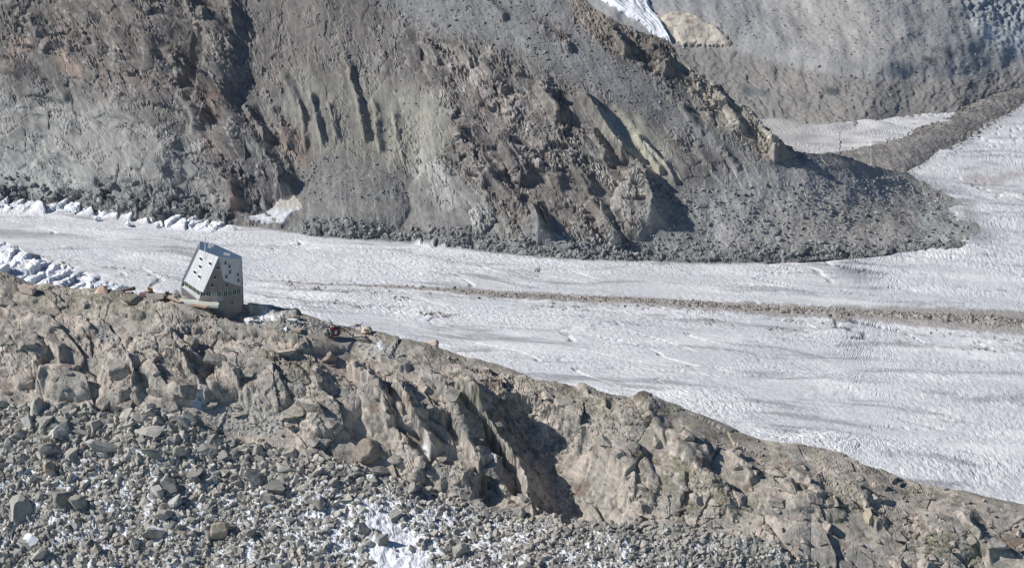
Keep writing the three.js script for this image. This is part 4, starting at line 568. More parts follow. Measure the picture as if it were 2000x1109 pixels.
// uncountable stones: one object each for the rubble slope, the bedrock, the mountain foot and the gravel bank
const smallKinds = []; for (let i = 0; i < 8; i++) { const r = rng(1200 + i); smallKinds.push(rock(1300 + i * 11, 3, 10 + floor(r() * 5), 1, 0.6 + 0.4 * r(), 0.7 + 0.4 * r(), [1, 1, 1], 0, 0.32)); }
const SM = painted(0.93, { side: THREE.FrontSide });
function scatter(name, label, list) {                                     // list of [x, y, z, size, colour]
  const o = new THREE.Group(); o.name = name; o.userData.kind = 'stuff'; o.userData.label = label; scene.add(o); const r = rng(list.length + 5), per = smallKinds.map(() => []); for (const l of list) per[floor(r() * per.length)].push(l);
  const M = new THREE.Matrix4(), Q = new THREE.Quaternion(), E = new THREE.Euler(), P = new THREE.Vector3(), S = new THREE.Vector3(), cc = new THREE.Color();
  per.forEach((L, i) => { if (!L.length) return; const m = new THREE.InstancedMesh(smallKinds[i], SM, L.length); m.name = 'stone'; m.userData.kind = 'stuff'; m.castShadow = m.receiveShadow = true;
    L.forEach(([x, y, z, s, c], j) => { E.set(r() * 6.28, r() * 6.28, r() * 6.28); M.compose(P.set(x, y, z), Q.setFromEuler(E), S.set(s, s * (0.7 + 0.4 * r()), s * (0.7 + 0.5 * r()))); m.setMatrixAt(j, M); m.setColorAt(j, cc.setRGB(c[0], c[1], c[2])); }); o.add(m); });
}
const shade = (c, r, k = 0.3) => { const t = 1 + (r() - 0.5) * 2 * k; return c.map((q) => q * t); };
{
  const r = rng(5), out = [];
  for (let i = 0; i < 60000; i++) {
    const px = r() * 2000 - 80, py = 788 + r() * 360, n = nearAt(px, py); if (n.talus < 0.5) continue;
    const ch = inside(snowChute, px, py); if (ch > 0.25 && r() > 0.04) continue;
    const big = r() ** 5, upper = smooth(960, 820, py) * smooth(800, 400, px), size = (2.2 + 14 * big + 7 * upper * r()) * MPX * (px > 1100 ? 0.75 : 1);
    if (n.snow > 0.5 && r() < 0.45) continue;
    out.push([n.p[0], n.p[1] + size * 0.12, n.p[2], size, shade(r() < 0.12 ? col(186, 176, 162) : r() < 0.2 ? col(146, 143, 137) : col(177, 171, 159), r, 0.2)]);
  }
  scatter('slope_rubble', 'grey rubble of countless small stones filling the gaps between boulders', out);
}
{
  const r = rng(6), out = [];
  for (let i = 0; i < 30000 && out.length < 6500; i++) {
    const px = r() * 2060 - 30, py = skyline(px) + r() * (1130 - skyline(px)), n = nearAt(px, py); if (n.talus > 0.4 || inside(landing, px, py) > 0.4) continue;
    let m = 0; for (const R_ of rubbleZone) m = max(m, inside(R_, px, py)); const x = n.p[0], z = n.p[2], loose = smooth(0.35, 0.9, fbm(x / 12, z / 22, 3, 421)) * 0.5 + 0.02 + 0.35 * smooth(40, 0, contact(px) - py);
    if (r() > max(m, loose)) continue; const size = (m > 0.3 ? 1.6 + 5 * r() ** 2 : 1.5 + 7 * r() ** 4) * MPX;
    out.push([x, n.p[1] + size * 0.2, z, size, shade(m > 0.3 ? col(186, 182, 174) : col(168, 153, 136), r, 0.22)]);
  }
  scatter('bedrock_rubble', 'loose stones lying in the hollows of the tan bedrock', out);
}
{
  const r = rng(7), out = [];
  for (let i = 0; i < 26000; i++) {
    const px = r() * 1990 - 90; if (r() < (px < 470 ? 0.9 : px > 1250 ? 0.35 : 0.3)) continue; const f = foot(min(px, 1912)), up = px < 470 ? 62 : px < 1250 ? 40 : 150, py = f + 4 - up * r() ** (px > 1250 ? 1 : 1.7); if (px > 1905 || py < ridge(px) + 3) continue; if (px > 455 && px < 590 && py > 368) continue;
    const q = onMountain(px, py), size = (px < 470 ? 0.8 + 4 * r() ** 5 : 0.45 + 2.6 * r() ** 7) * (py < f - 30 ? 0.75 : 1); out.push([q.p[0], q.p[1] + size * 0.15, q.p[2], size, shade(px < 470 ? col(128, 131, 128) : col(146, 147, 144), r, 0.3)]);
  }
  for (let i = 0; i < 12000; i++) { const px = 560 + r() * 800, py = -20 + r() * 420; if (py > foot(px) - 20 || py < ridge(px) + 4) continue; let k = 0; for (const g of mRegions) if (g.grain >= 1 && g.rock < 0.2) k = max(k, inside(g, px, py)); if (r() > 0.15 + k) continue; const q = onMountain(px, py), size = 0.4 + 1.5 * r() ** 6; out.push([q.p[0], q.p[1] + size * 0.1, q.p[2], size, shade(col(140, 140, 138), r, 0.25)]); }
  scatter('mountain_rubble', 'dark grey boulder rubble along the foot of the mountainside', out);
}
{
  const r = rng(8), out = [], a = bank.geometry.attributes.position.array, n = a.length / 3;
  for (let i = 0; i < 9000; i++) { const c = floor(r() * bankCols.length); if (r() > moraineHalf(bankCols[c]) / 9) continue; const j = (c * bankRows + floor(r() * bankRows)) * 3, s = 0.35 + 1.3 * r() ** 7; out.push([a[j] + (r() - 0.5) * 2, a[j + 1] + s * 0.2, a[j + 2] + (r() - 0.5) * 4, s, shade(col(172, 164, 152), r, 0.3)]); }
  for (let i = 0; i < 1500; i++) { const L = scatterLines[floor(r() * scatterLines.length)], k = floor(r() * (L.length - 1)), t = r(), px = lerp(L[k][0], L[k + 1][0], t), py = lerp(L[k][1], L[k + 1][1], t) + (r() + r() - 1) * 7, f = iceAt(px, py), s = 0.4 + 1.2 * r() ** 4; if (n2(f[0] / 14, f[2] / 14, 431) < 0.1) continue; out.push([f[0], f[1] + 0.1, f[2], s, shade(col(128, 116, 104), r, 0.25)]); }
  scatter('moraine_gravel', 'gravel and stones strewn along the bank on the ice', out);
}
{
  const r = rng(9), out = [];
  for (let i = 0; i < 4500; i++) { const px = 1320 + r() * 700, py = -10 + r() * (farFoot(px) + 10); const p = hillAt(px, py); out.push([p[0], p[1] + 0.2, p[2], 0.3 + 1.6 * r() ** 9, shade(py > 130 ? col(150, 147, 142) : col(164, 166, 166), r, 0.3)]); }
  for (let i = 0; i < 3500; i++) { const px = 1620 + r() * 400, py = lerp(lowerEdge(px), upperEdge(px), r()), p = onPlane(px, py, 1.2); out.push([p[0], p[1], p[2], 0.4 + 2.2 * r() ** 7, shade(col(140, 134, 126), r, 0.3)]); }
  scatter('hillside_rubble', 'scattered stones on the pale hillside beyond', out);
}
// ---------------------------------------------------------------- the mountain hut: a faceted metal-clad building
const cp = (x, y) => [330 + x / 5.839, 450 + y / 5.839];                  // chart of the hut, enlarged
const hitPlane = ([px, py], P0, n) => { const r = ray(px, py), dir = new THREE.Vector3(r[0], r[1], -1), t = n.dot(new THREE.Vector3().subVectors(P0, new THREE.Vector3(0, CAM, 0))) / n.dot(dir); return dir.multiplyScalar(t).add(new THREE.Vector3(0, CAM, 0)); };
const UPV = new THREE.Vector3(0, 1, 0), normalOf = (a, b, c) => new THREE.Vector3().crossVectors(new THREE.Vector3().subVectors(b, a), new THREE.Vector3().subVectors(c, a)).normalize();
const atY = (q, y) => hitPlane(q, new THREE.Vector3(0, y, 0), UPV), atD = (q, d) => V(at(q[0], q[1], d));
const H = {};
H.rf = atD(cp(352, 690), 541);                                            // upper edge of the window band: front-left corner
const yr = H.rf.y;
H.rl = atY(cp(175, 570), yr); H.rm = atY(cp(620, 692), yr); H.rr = atY(cp(820, 660), yr); H.re = atY(cp(388, 691), yr);
H.k = atD(cp(620, 570), -H.rm.z); H.kr = atD(cp(820, 640), -H.rr.z); H.c2 = atD(cp(833, 337), -H.rr.z - 0.4);
H.t = hitPlane(cp(565, 303), H.k, normalOf(H.k, H.kr, H.c2));
const nF1 = normalOf(H.t, H.rl, H.rf); H.a2 = hitPlane(cp(343, 218), H.t, nF1); H.re = hitPlane(cp(386, 691), H.t, nF1); H.re.y = yr;
const nRoof = normalOf(H.t, H.c2, H.a2); for (const [k, x, y] of [['a', 352, 125], ['b', 530, 158], ['c', 833, 295]]) H[k] = hitPlane(cp(x, y), H.t, nRoof);
H.s1 = atD(cp(150, 560), -H.rl.z + 2.4); H.s2 = atD(cp(135, 640), -H.rl.z + 2.8);
const yb = atD(cp(352, 750), -H.rf.z).y;                                  // lower edge of the window band
const under = (p, y) => new THREE.Vector3(p.x, y, p.z);
const yg = yb - 8.5;                                                      // well below the ground in front
H.pf = atD(cp(338, 797), -H.rf.z + 0.9); H.pl = atD(cp(140, 640), -H.rl.z + 1.4);
function facet(points) {                                                 // a flat many-cornered face with uv in metres along its own axes
  const n = normalOf(points[0], points[1], points[2]); if (n.z < 0 && n.y < 0.5) n.negate(); const u = new THREE.Vector3().crossVectors(UPV, n).normalize(), v = new THREE.Vector3().crossVectors(n, u), pos = [], uv = [];
  const flat = points.map((p) => new THREE.Vector2(p.dot(u), p.dot(v))), tris = THREE.ShapeUtils.triangulateShape(flat, []);
  for (const t of tris) for (const i of t) { pos.push(points[i].x, points[i].y, points[i].z); uv.push(flat[i].x, flat[i].y); }
  const g = new THREE.BufferGeometry(); g.setAttribute('position', new THREE.Float32BufferAttribute(pos, 3)); g.setAttribute('uv', new THREE.Float32BufferAttribute(uv, 2)); g.computeVertexNormals(); return g;
}
// brushed metal strips: tone and sheen change from strip to strip
function stripTexture(seed, lo, hi) {
  const W = 256, Hh = 256, d = new Uint8Array(W * Hh * 4), r = rng(seed), tone = [], cut = []; for (let i = 0; i < 12; i++) { tone.push(r()); cut.push(r()); }
  for (let y = 0; y < Hh; y++) for (let x = 0; x < W; x++) { const s = floor(x / W * 12), f = x / W * 12 - s, row = floor(y / Hh * 3 + cut[s]), t = 0.55 * tone[s] + 0.45 * hf(s, row, seed), seam = f < 0.1 ? 0.72 : 1, v = (lerp(lo, hi, t) + 10 * n2(x / 3, y / 30, seed)) * seam, i = (y * W + x) * 4; d[i] = d[i + 1] = d[i + 2] = clamp(v, 0, 255); d[i + 3] = 255; }
  const t = new THREE.DataTexture(d, W, Hh); t.wrapS = t.wrapT = THREE.RepeatWrapping; t.magFilter = THREE.LinearFilter; t.minFilter = THREE.LinearMipmapLinearFilter; t.generateMipmaps = true; t.colorSpace = THREE.SRGBColorSpace; t.repeat.set(1 / 5.2, 1 / 7); t.needsUpdate = true; return t;
}
const strips = stripTexture(5, 216, 250), clad = (c, metal = 0.12, rough = 0.5) => new THREE.MeshStandardMaterial({ color: C3(c), map: strips, roughness: rough, metalness: metal, side: THREE.DoubleSide });
const M = { light: clad(col(214, 217, 222)), mid: clad(col(232, 226, 230)), dark: clad(col(166, 150, 147)), low: clad(col(180, 170, 170)), panel: clad(col(128, 122, 126)), edge: clad(col(92, 100, 112)), strip: mat(col(206, 208, 208), 0.6, { side: THREE.DoubleSide }), roof: new THREE.MeshStandardMaterial({ color: C3(col(96, 120, 160)), roughness: 0.42, metalness: 0.5, side: THREE.DoubleSide }), glass: new THREE.MeshStandardMaterial({ color: C3([0.02, 0.045, 0.035]), roughness: 0.12, metalness: 0.1, side: THREE.DoubleSide }), green: mat(col(150, 168, 112), 0.6), frame: mat(col(205, 205, 202), 0.6), hole: mat([0.02, 0.022, 0.028], 0.3), white: mat([0.78, 0.78, 0.76], 0.7), concrete: mat(col(202, 204, 188), 0.9), wood: mat(col(206, 172, 138), 0.8), wood2: mat(col(184, 148, 122), 0.8), wood3: mat(col(146, 112, 98), 0.85), steel: mat(col(110, 112, 112), 0.5, { metalness: 0.4 }), red: mat([0.17, 0.012, 0.025], 0.4), redw: mat(col(132, 84, 88), 0.8), orange: mat(col(232, 150, 30), 0.6), grey: mat(col(120, 122, 122), 0.8), black: mat([0.02, 0.02, 0.022], 0.6), beige: mat(col(190, 170, 148), 0.85), purple: mat(col(140, 118, 128), 0.8), green2: mat(col(140, 148, 138), 0.7), tarp: mat([0.74, 0.76, 0.8], 0.85, { side: THREE.DoubleSide }) };  // light, mid, dark, low, panel: same metal cladding, facet shading put into the colours
const hut = thing('mountain_hut', 'silver metal-clad faceted mountain hut standing on the bedrock skyline', 'mountain hut', [H.rm.x, yg, H.rm.z]);
const rel = (g) => g.translate(-hut.position.x, -hut.position.y, -hut.position.z);
const wall = (pts, m, label) => { const w = part('wall', rel(facet(pts)), m, hut); if (label) w.userData.label = label; return w; };
const nearWall = wall([H.a2, H.t, H.re, H.rf, H.rl], M.light, 'bright upper wall with five small windows');
wall([H.a, H.a2, H.rl, H.pl, H.s2, H.s1], M.edge);
const frontWall = wall([H.t, H.k, H.rm, H.re], M.dark, 'dark pointed front wall with three small windows');
const rightWall = wall([H.t, H.c2, H.kr, H.k], M.mid);
const lowRight = wall([H.k, H.kr, H.rr, H.rm], M.dark);
const yb_ = (p) => under(p, yb);
wall([yb_(H.rm), yb_(H.rr), under(H.rr, yg), under(H.rm, yg)], M.dark);
const pf2 = under(H.pf, yg);
wall([yb_(H.rf), yb_(H.rm), under(H.rm, yg), new THREE.Vector3(H.pf.x, yg, H.pf.z + 0.2), H.pf], M.low);
wall([yb_(H.rl), yb_(H.rf), H.pf, H.pl], M.light, 'pale sloping strip under the left window band');
wall([H.pl, H.pf, under(H.pf, yg), under(H.pl, yg)], M.panel);
part('roof', rel(facet([H.a, H.b, H.c, H.c2, H.t, H.a2])), M.roof, hut);
{ const backX = H.c.clone().add(new THREE.Vector3(0, 0, -5)), bl = H.s2.clone().add(new THREE.Vector3(2, 0, -4)); for (const pts of [[H.c2, H.c, under(H.c, yg), under(H.c2, yg)], [H.c, H.b, under(H.b, yg), under(H.c, yg)], [H.b, H.a, H.s1, under(H.s1, yg), under(H.b, yg)]]) { const g = facet(pts); part('wall', rel(g), M.mid, hut); } part('wall', rel(facet([H.kr, H.c2, under(H.rr, yg), H.rr])), M.mid, hut); part('wall', rel(facet([H.s1, H.s2, under(H.s2, yg), under(H.s1, yg)])), M.mid, hut); part('wall', rel(facet([H.s2, H.pl, under(H.pl, yg), under(H.s2, yg)])), M.low, hut); }
// a box laid on a face: centre point on the face, its outward normal, size along it, up it and out of it
function onFace(P, n, w, h, t, m, name, parent, ox = 0, oy = 0, oz = 0, spin = 0) {
  const u = new THREE.Vector3().crossVectors(UPV, n).normalize(), v = new THREE.Vector3().crossVectors(n, u), g = new THREE.BoxGeometry(w, h, t); if (spin) g.rotateZ(spin); g.translate(ox, oy, oz);
  g.applyMatrix4(new THREE.Matrix4().makeBasis(u, v, n).setPosition(P)); return part(name, rel(g), m, parent);
}
const outward = (n) => n.z < 0 ? n.clone().negate() : n.clone();
const faces = { near: [H.t, outward(nF1)], front: [H.k, outward(normalOf(H.t, H.k, H.re))], right: [H.k, outward(normalOf(H.t, H.c2, H.k))], low: [H.k, outward(normalOf(H.k, H.kr, H.rr))] };
for (const [f, x, y] of [['near', 367, 325], ['near', 474, 378], ['near', 359, 412], ['near', 299, 477], ['near', 350, 527], ['front', 556, 425], ['front', 524, 532], ['front', 492, 622], ['right', 643, 370], ['right', 690, 408], ['right', 695, 473], ['right', 655, 527], ['right', 785, 503], ['right', 790, 568], ['low', 659, 620], ['low', 720, 820]]) {
  const [p0, n] = faces[f], P = hitPlane(cp(x, y), p0, n), w = new THREE.Group(); w.name = 'window'; hut.add(w); const wide = f === 'near' ? 1.5 : f === 'front' ? 0.52 : 0.44, tall = f === 'near' ? 0.66 : 0.7;
  onFace(P, n, wide, tall, 0.06, M.hole, 'pane', w, 0, 0, 0.05);
  const fr = f === 'near' ? M.light : f === 'right' ? M.mid : M.dark; onFace(P, n, 0.09, tall + 0.2, 0.1, fr, 'frame', w, -wide / 2 - 0.05, 0, 0.04); onFace(P, n, 0.09, tall + 0.2, 0.1, fr, 'frame', w, wide / 2 + 0.05, 0, 0.04);
  onFace(P, n, wide + 0.4, f === 'near' ? 0.26 : 0.12, f === 'near' ? 0.1 : 0.2, f === 'low' ? M.mid : M.white, 'sill', w, 0, -tall / 2 - 0.15, 0.05); onFace(P, n, wide + 0.4, f === 'near' ? 0.26 : 0.08, 0.12, f === 'near' ? M.white : M.mid, 'lintel', w, 0, tall / 2 + 0.14, 0.05);
}
// the window bands that climb round the building
function band(a, b, k0, k1, n, skip = 0) {
  const A = a.clone().lerp(b, k0), B = a.clone().lerp(b, k1), dir = new THREE.Vector3().subVectors(B, A), L = dir.length(), hh = yr - yb, nn = new THREE.Vector3().crossVectors(dir, UPV).normalize(); if (nn.z < 0) nn.negate();
  const w = new THREE.Group(); w.name = 'window_band'; hut.add(w);
  const mid = (t, y) => new THREE.Vector3().lerpVectors(A, B, t).setY(y);
  for (let i = 0; i < n; i++) onFace(mid((i + 0.5) / n, (yr + yb) / 2), nn, L / n - 0.14, hh - 0.1, 0.05, M.glass, 'pane', w, 0, 0, -0.16);
  for (let i = 0; i <= n; i++) onFace(mid(i / n, (yr + yb) / 2), nn, 0.19, hh - 0.08, 0.26, i % 2 ? M.green : M.frame, 'mullion', w, 0, 0, -0.12);
  for (const y of [yr - 0.03, yb + 0.03]) onFace(mid(0.5, y), nn, L, 0.07, 0.3, M.frame, 'rail', w, 0, 0, -0.1);
  onFace(mid(0.5, (yr + yb) / 2), nn, L, hh, 0.06, M.black, 'backing', w, 0, 0, -0.42);
}
band(H.rl, H.rf, 0, 1, 8); band(H.rf, H.rm, 0.03, 0.47, 4); band(H.rf, H.rm, 0.72, 1, 3); band(H.rm, H.rr, 0, 1, 8);
wall([H.rf.clone().lerp(H.rm, 0.47), H.rf.clone().lerp(H.rm, 0.72), yb_(H.rf.clone().lerp(H.rm, 0.72)), yb_(H.rf.clone().lerp(H.rm, 0.47))], M.low);
{ const m = hitPlane(cp(411, 330), ...faces.near), top = atD(cp(416, 60), -m.z - 0.5), len = top.distanceTo(m), g = new THREE.CylinderGeometry(0.09, 0.12, len, 8).translate(0, len / 2, 0).applyQuaternion(new THREE.Quaternion().setFromUnitVectors(UPV, new THREE.Vector3().subVectors(top, m).normalize())).translate(m.x, m.y, m.z + 0.15); part('antenna_mast', rel(g), M.white, hut); onFace(m, faces.near[1], 0.6, 0.2, 0.24, M.white, 'mast_bracket', hut, 0.1, 0, 0.1); }
for (const [x, y, w, d, h] of [[478, 182, 1.5, 0.6, 0.8], [462, 200, 0.9, 0.5, 0.5], [658, 284, 1.6, 0.35, 0.6]]) { const P = hitPlane(cp(x, y), H.t, nRoof), n = nRoof.y < 0 ? nRoof.clone().negate() : nRoof, u = new THREE.Vector3(1, 0, 0).cross(n).normalize().cross(n).negate().normalize(), v = new THREE.Vector3().crossVectors(n, u); const g = new THREE.BoxGeometry(w, d, h).translate(0, 0, h / 2).applyMatrix4(new THREE.Matrix4().makeBasis(u, v, n).setPosition(P)); part('roof_vent', rel(g), M.white, hut); }
// the edges of the roof carry a thin metal trim
for (const [a, b] of [[H.a2, H.t], [H.t, H.c2], [H.a, H.a2], [H.c, H.c2], [H.a, H.b], [H.b, H.c]]) { const L = a.distanceTo(b), g = new THREE.CylinderGeometry(0.07, 0.07, L, 6).applyQuaternion(new THREE.Quaternion().setFromUnitVectors(UPV, new THREE.Vector3().subVectors(b, a).normalize())).translate((a.x + b.x) / 2, (a.y + b.y) / 2, (a.z + b.z) / 2); part('roof_trim', rel(g), M.strip, hut); }
let terraceY = 0;
// the concrete apron under the left and front sides
{ const y0 = atD(cp(338, 800), -H.pf.z).y - 0.05; terraceY = y0; const ring = [[118, 772], [330, 792], [585, 800], [560, 858], [440, 852], [128, 806]].map(([x, y]) => atY(cp(x, y), y0)); 
  const sh = new THREE.Shape(ring.map((p) => new THREE.Vector2(p.x, -p.z))), g = new THREE.ExtrudeGeometry(sh, { depth: 0.6, bevelEnabled: false }).rotateX(-Math.PI / 2).translate(0, y0 - 0.6, 0); const t = thing('terrace', 'pale concrete terrace slab at the foot of the metal hut', 'terrace', [ring[0].x, y0 - 2.4, ring[0].z]); part('slab', g.translate(-t.position.x, -t.position.y, -t.position.z), M.concrete, t); }
// ---------------------------------------------------------------- building site left of the hut
const pos = (px, py) => seenAt(px, py);
const box = (w, h, d, x = 0, y = 0, z = 0, ry = 0, rz = 0) => { const g = new THREE.BoxGeometry(w, h, d); if (rz) g.rotateZ(rz); if (ry) g.rotateY(ry); return g.translate(x, y, z); };
const tube = (a, b, r0, r1 = r0, n = 8) => { const A = V(a), B = V(b), L = A.distanceTo(B); return new THREE.CylinderGeometry(r1, r0, L, n).applyQuaternion(new THREE.Quaternion().setFromUnitVectors(UPV, new THREE.Vector3().subVectors(B, A).normalize())).translate((A.x + B.x) / 2, (A.y + B.y) / 2, (A.z + B.z) / 2); };
{ const t = thing('timber_stack', 'stack of long brown timbers lying on the rock left of the red crate', 'timber stack', pos(252, 572)); let k = 0; for (let l = 0; l < 4; l++) for (let i = 0; i < 3; i++) part('timber', box(3.3 - 0.3 * hf(k, 1, 2), 0.17, 0.22, 0.4 * (hf(k, 2, 3) - 0.5), 0.25 + l * 0.24, -0.4 + i * 0.34, 0.25 + 0.1 * (hf(k++, 3, 4) - 0.5), 0.17), [M.wood3, M.wood2, M.redw][k % 3], t); part('sheet', box(2, 0.06, 0.8, 0.3, 0.4, 0.75, 0.2, 0.04), M.tarp, t); for (const x of [-1, 1]) part('bearer', box(0.2, 0.5, 1.2, x, 0, 0), M.wood3, t); }
{ const t = thing('red_crate', 'dull red crate standing between the timbers and the orange loader', 'crate', pos(281, 579), -0.5); part('body', box(1.6, 0.8, 0.9, 0, 0.45, 0), M.redw, t); part('lid', box(1.68, 0.08, 0.98, 0, 0.9, 0), M.wood3, t); for (const x of [-0.5, 0, 0.5]) part('batten', box(0.08, 0.76, 0.04, x, 0.45, 0.47), M.wood3, t); for (const x of [-0.55, 0.55]) part('skid', box(0.14, 0.12, 1, x, 0, 0), M.wood3, t); }
{ const t = thing('loader', 'small orange loader parked behind the red crate', 'loader', pos(295, 573), 0.4); part('engine_cover', box(0.9, 0.7, 0.8, 0.1, 0.75, 0), M.orange, t); part('cab', box(0.6, 0.7, 0.76, -0.35, 1.25, 0), M.orange, t); part('window', box(0.02, 0.4, 0.6, -0.66, 1.35, 0), M.glass, t); for (const z of [-0.45, 0.45]) part('track', new THREE.CapsuleGeometry(0.22, 1, 4, 10).rotateZ(Math.PI / 2).scale(1, 1, 0.7).translate(0, 0.24, z), M.black, t); part('arm', tube([-0.6, 0.7, 0], [-1.1, 0.35, 0], 0.09), M.orange, t); part('bucket', box(0.4, 0.36, 0.9, -1.25, 0.25, 0, 0, 0.3), M.steel, t); }
{ const t = thing('generator', 'grey site generator standing behind the planks left of the hut', 'generator', pos(327, 573), 0.2); part('housing', box(1, 0.7, 0.7, 0, 0.5, 0), M.grey, t); part('panel', box(0.4, 0.3, 0.03, 0.15, 0.55, 0.36), M.black, t); part('exhaust', tube([0.3, 0.85, 0], [0.3, 1.15, 0], 0.06), M.steel, t); for (const x of [-0.4, 0.4]) part('foot', box(0.12, 0.16, 0.7, x, 0.08, 0), M.black, t); }
{ const t = thing('plank_pile', 'flat pile of pale planks behind the long gangway board', 'planks', pos(326, 579), 0.05); for (let i = 0; i < 6; i++) part('plank', box(3 - 0.2 * i, 0.09, 0.26, 0.1 * (i % 3), 0.25 + 0.1 * floor(i / 3), -0.3 + 0.3 * (i % 3), 0.05 * (i % 2)), i % 2 ? M.wood : M.wood2, t); for (const x of [-1, 1]) part('bearer', box(0.16, 0.3, 1, x, 0.06, 0), M.wood3, t); }
{ const a = pos(320, 582), b = pos(356, 596), t = thing('gangway', 'long pale board gangway leading down to the hut terrace', 'gangway', a), L = [b[0] - a[0], b[1] - a[1], b[2] - a[2]], len = Math.hypot(...L); for (let i = 0; i < 3; i++) { const g = box(len, 0.1, 0.26, len / 2, 0.45, -0.3 + i * 0.29); g.applyQuaternion(new THREE.Quaternion().setFromUnitVectors(new THREE.Vector3(1, 0, 0), V(L).normalize())); part('board', g, i % 2 ? M.wood2 : M.wood, t); } for (const k of [0.1, 0.5, 0.9]) part('trestle', box(0.14, 0.5, 0.8, L[0] * k, L[1] * k + 0.16, L[2] * k), M.wood3, t); }
{ const a = atY(cp(140, 826), terraceY - 0.55), b = atY(cp(440, 880), terraceY - 0.55), t = thing('terrace_beams', 'two long pale beams lying in front of the concrete terrace', 'beams', a.toArray()), q = new THREE.Quaternion().setFromUnitVectors(new THREE.Vector3(1, 0, 0), b.clone().sub(a).normalize()), len = a.distanceTo(b); for (let i = 0; i < 2; i++) part('beam', box(len * (i ? 0.55 : 1), 0.24, 0.26, len * (i ? 0.7 : 0.5), i ? 0.05 : 0.3, i * 0.34).applyQuaternion(q), i ? M.wood2 : M.wood, t); for (let i = 0; i < 5; i++) part('prop', tube([(i + 0.5) * len / 5, -1.2, 0], [(i + 0.5) * len / 5, 0.2, 0], 0.08).applyMatrix4(new THREE.Matrix4().makeTranslation(0, (b.y - a.y) * (i + 0.5) / 5, (b.z - a.z) * (i + 0.5) / 5)), M.wood3, t); part('post', box(0.3, 0.5, 0.3, len * 0.44, 0.2, 0.4), M.black, t); }
{ const t = thing('stone_wall', 'rough pile of pale stones stacked against the left side of the hut', 'stone wall', pos(347, 588)), r = rng(41); for (let i = 0; i < 42; i++) { const l = floor(i / 8), g = new THREE.Mesh(smallKinds[i % 8], mat(shade(col(180, 170, 158), r, 0.25), 0.92)); g.name = 'stone'; const s = 0.45 + 0.35 * r(); g.scale.set(s * 1.3, s * 0.8, s); g.rotation.set(r(), r() * 6, r()); g.position.set(-0.7 + (i % 8) % 4 * 0.42 + 0.15 * r(), 0.1 + l * 0.42, -0.4 + floor((i % 8) / 4) * 0.5); t.add(shadows(g)); } }
{ const p = pos(181, 563), t = thing('mast', 'thin dark mast rising from the rocks in front of the ice blocks', 'mast', p); part('pole', tube([0, -0.3, 0], [0, 4.2, 0], 0.055, 0.04), M.steel, t); part('box', box(0.22, 0.3, 0.16, 0.06, 0.9, 0.06), M.grey, t); part('sensor', box(0.16, 0.5, 0.16, 0.02, 3.2, 0), M.black, t); for (const a of [0, 2.1, 4.2]) part('stay', tube([0, 1.6, 0], [0.8 * cos(a), -0.2, 0.8 * sin(a)], 0.018), M.steel, t); }
// ---------------------------------------------------------------- store right of the hut, helicopter
{ const t = thing('white_sheets', 'crumpled white sheets and boards lying in the snow right of the hut', 'sheets', pos(496, 626), 0.2); for (const [w, h, d, x, y, z, a, b, m] of [[1.6, 0.05, 0.9, -0.9, 0.2, 0, 0.3, 0.25, M.tarp], [1.1, 0.9, 0.06, 0.4, 0.6, 0, 0.2, 0.35, M.green2], [1.5, 0.05, 0.8, 0.1, 0.25, 0.5, -0.2, -0.12, M.tarp], [1.2, 0.05, 0.8, -0.4, 0.35, -0.5, 0.5, 0.2, M.beige], [0.9, 0.6, 0.05, 1.1, 0.5, -0.1, -0.4, 0.3, M.tarp]]) part('sheet', box(w, h, d, x, y, z, a, b), m, t); }
{ const p = pos(560, 645), t = thing('tarpaulin', 'white peaked tarpaulin beside the beige loading platform', 'tarpaulin', p, 0.3), g = new THREE.ConeGeometry(0.85, 1.1, 7, 4); const q = g.attributes.position; for (let i = 0; i < q.count; i++) { const a = n2(q.getX(i) * 2, q.getZ(i) * 2 + q.getY(i), 501) * 0.16; q.setXYZ(i, q.getX(i) * (1 + a) + 0.25 * (q.getY(i) + 0.5), q.getY(i), q.getZ(i) * (1 + a)); } g.computeVertexNormals(); part('cover', g.translate(0, 0.5, 0), M.tarp, t); part('pole', tube([0.25, -0.2, 0], [0.27, 1.15, 0], 0.03), M.steel, t); }
for (const [px, py, i] of [[550, 630, 0], [556, 629, 1]]) { const t = thing('drum', i ? 'right grey green drum of the pair beside the white-lidded cabin' : 'left grey green drum of the pair beside the white-lidded cabin', 'drum', pos(px, py), i); part('barrel', new THREE.LatheGeometry([[0, 0], [0.3, 0], [0.32, 0.05], [0.31, 0.5], [0.33, 0.55], [0.31, 0.6], [0.31, 1.1], [0.32, 1.15], [0.3, 1.17], [0, 1.15]].map(([x, y]) => new THREE.Vector2(x, y)), 14), M.green2, t); part('bung', new THREE.CylinderGeometry(0.05, 0.05, 0.05, 8).translate(0.14, 1.18, 0), M.black, t); }
{ const t = thing('site_cabin', 'small grey site cabin with a white roof on the rubble', 'cabin', pos(573, 633), -0.35); part('wall', box(2, 1, 1.2, 0, 0.5, 0), M.green2, t); const r = part('roof', box(2.2, 0.1, 1.4, 0, 1.06, 0), M.white, t); part('trim', box(2.22, 0.05, 0.04, 0, 1.0, 0.71), M.grey, r); part('door', box(0.5, 0.85, 0.04, 0.5, 0.46, 0.62), M.grey, t); for (let i = 0; i < 3; i++) part('ridge', box(1.96, 0.03, 0.03, 0, 0.25 + i * 0.25, 0.61), M.grey, t); }
{ const t = thing('crate', 'purplish wooden crate just behind the white-roofed cabin', 'crate', pos(581, 626), -0.3); part('body', box(1.3, 0.8, 0.9, 0, 0.42, 0), M.purple, t); part('lid', box(1.38, 0.07, 0.96, 0, 0.85, 0), M.wood3, t); for (const x of [-0.45, 0, 0.45]) part('batten', box(0.08, 0.78, 0.04, x, 0.42, 0.47), M.wood3, t); }
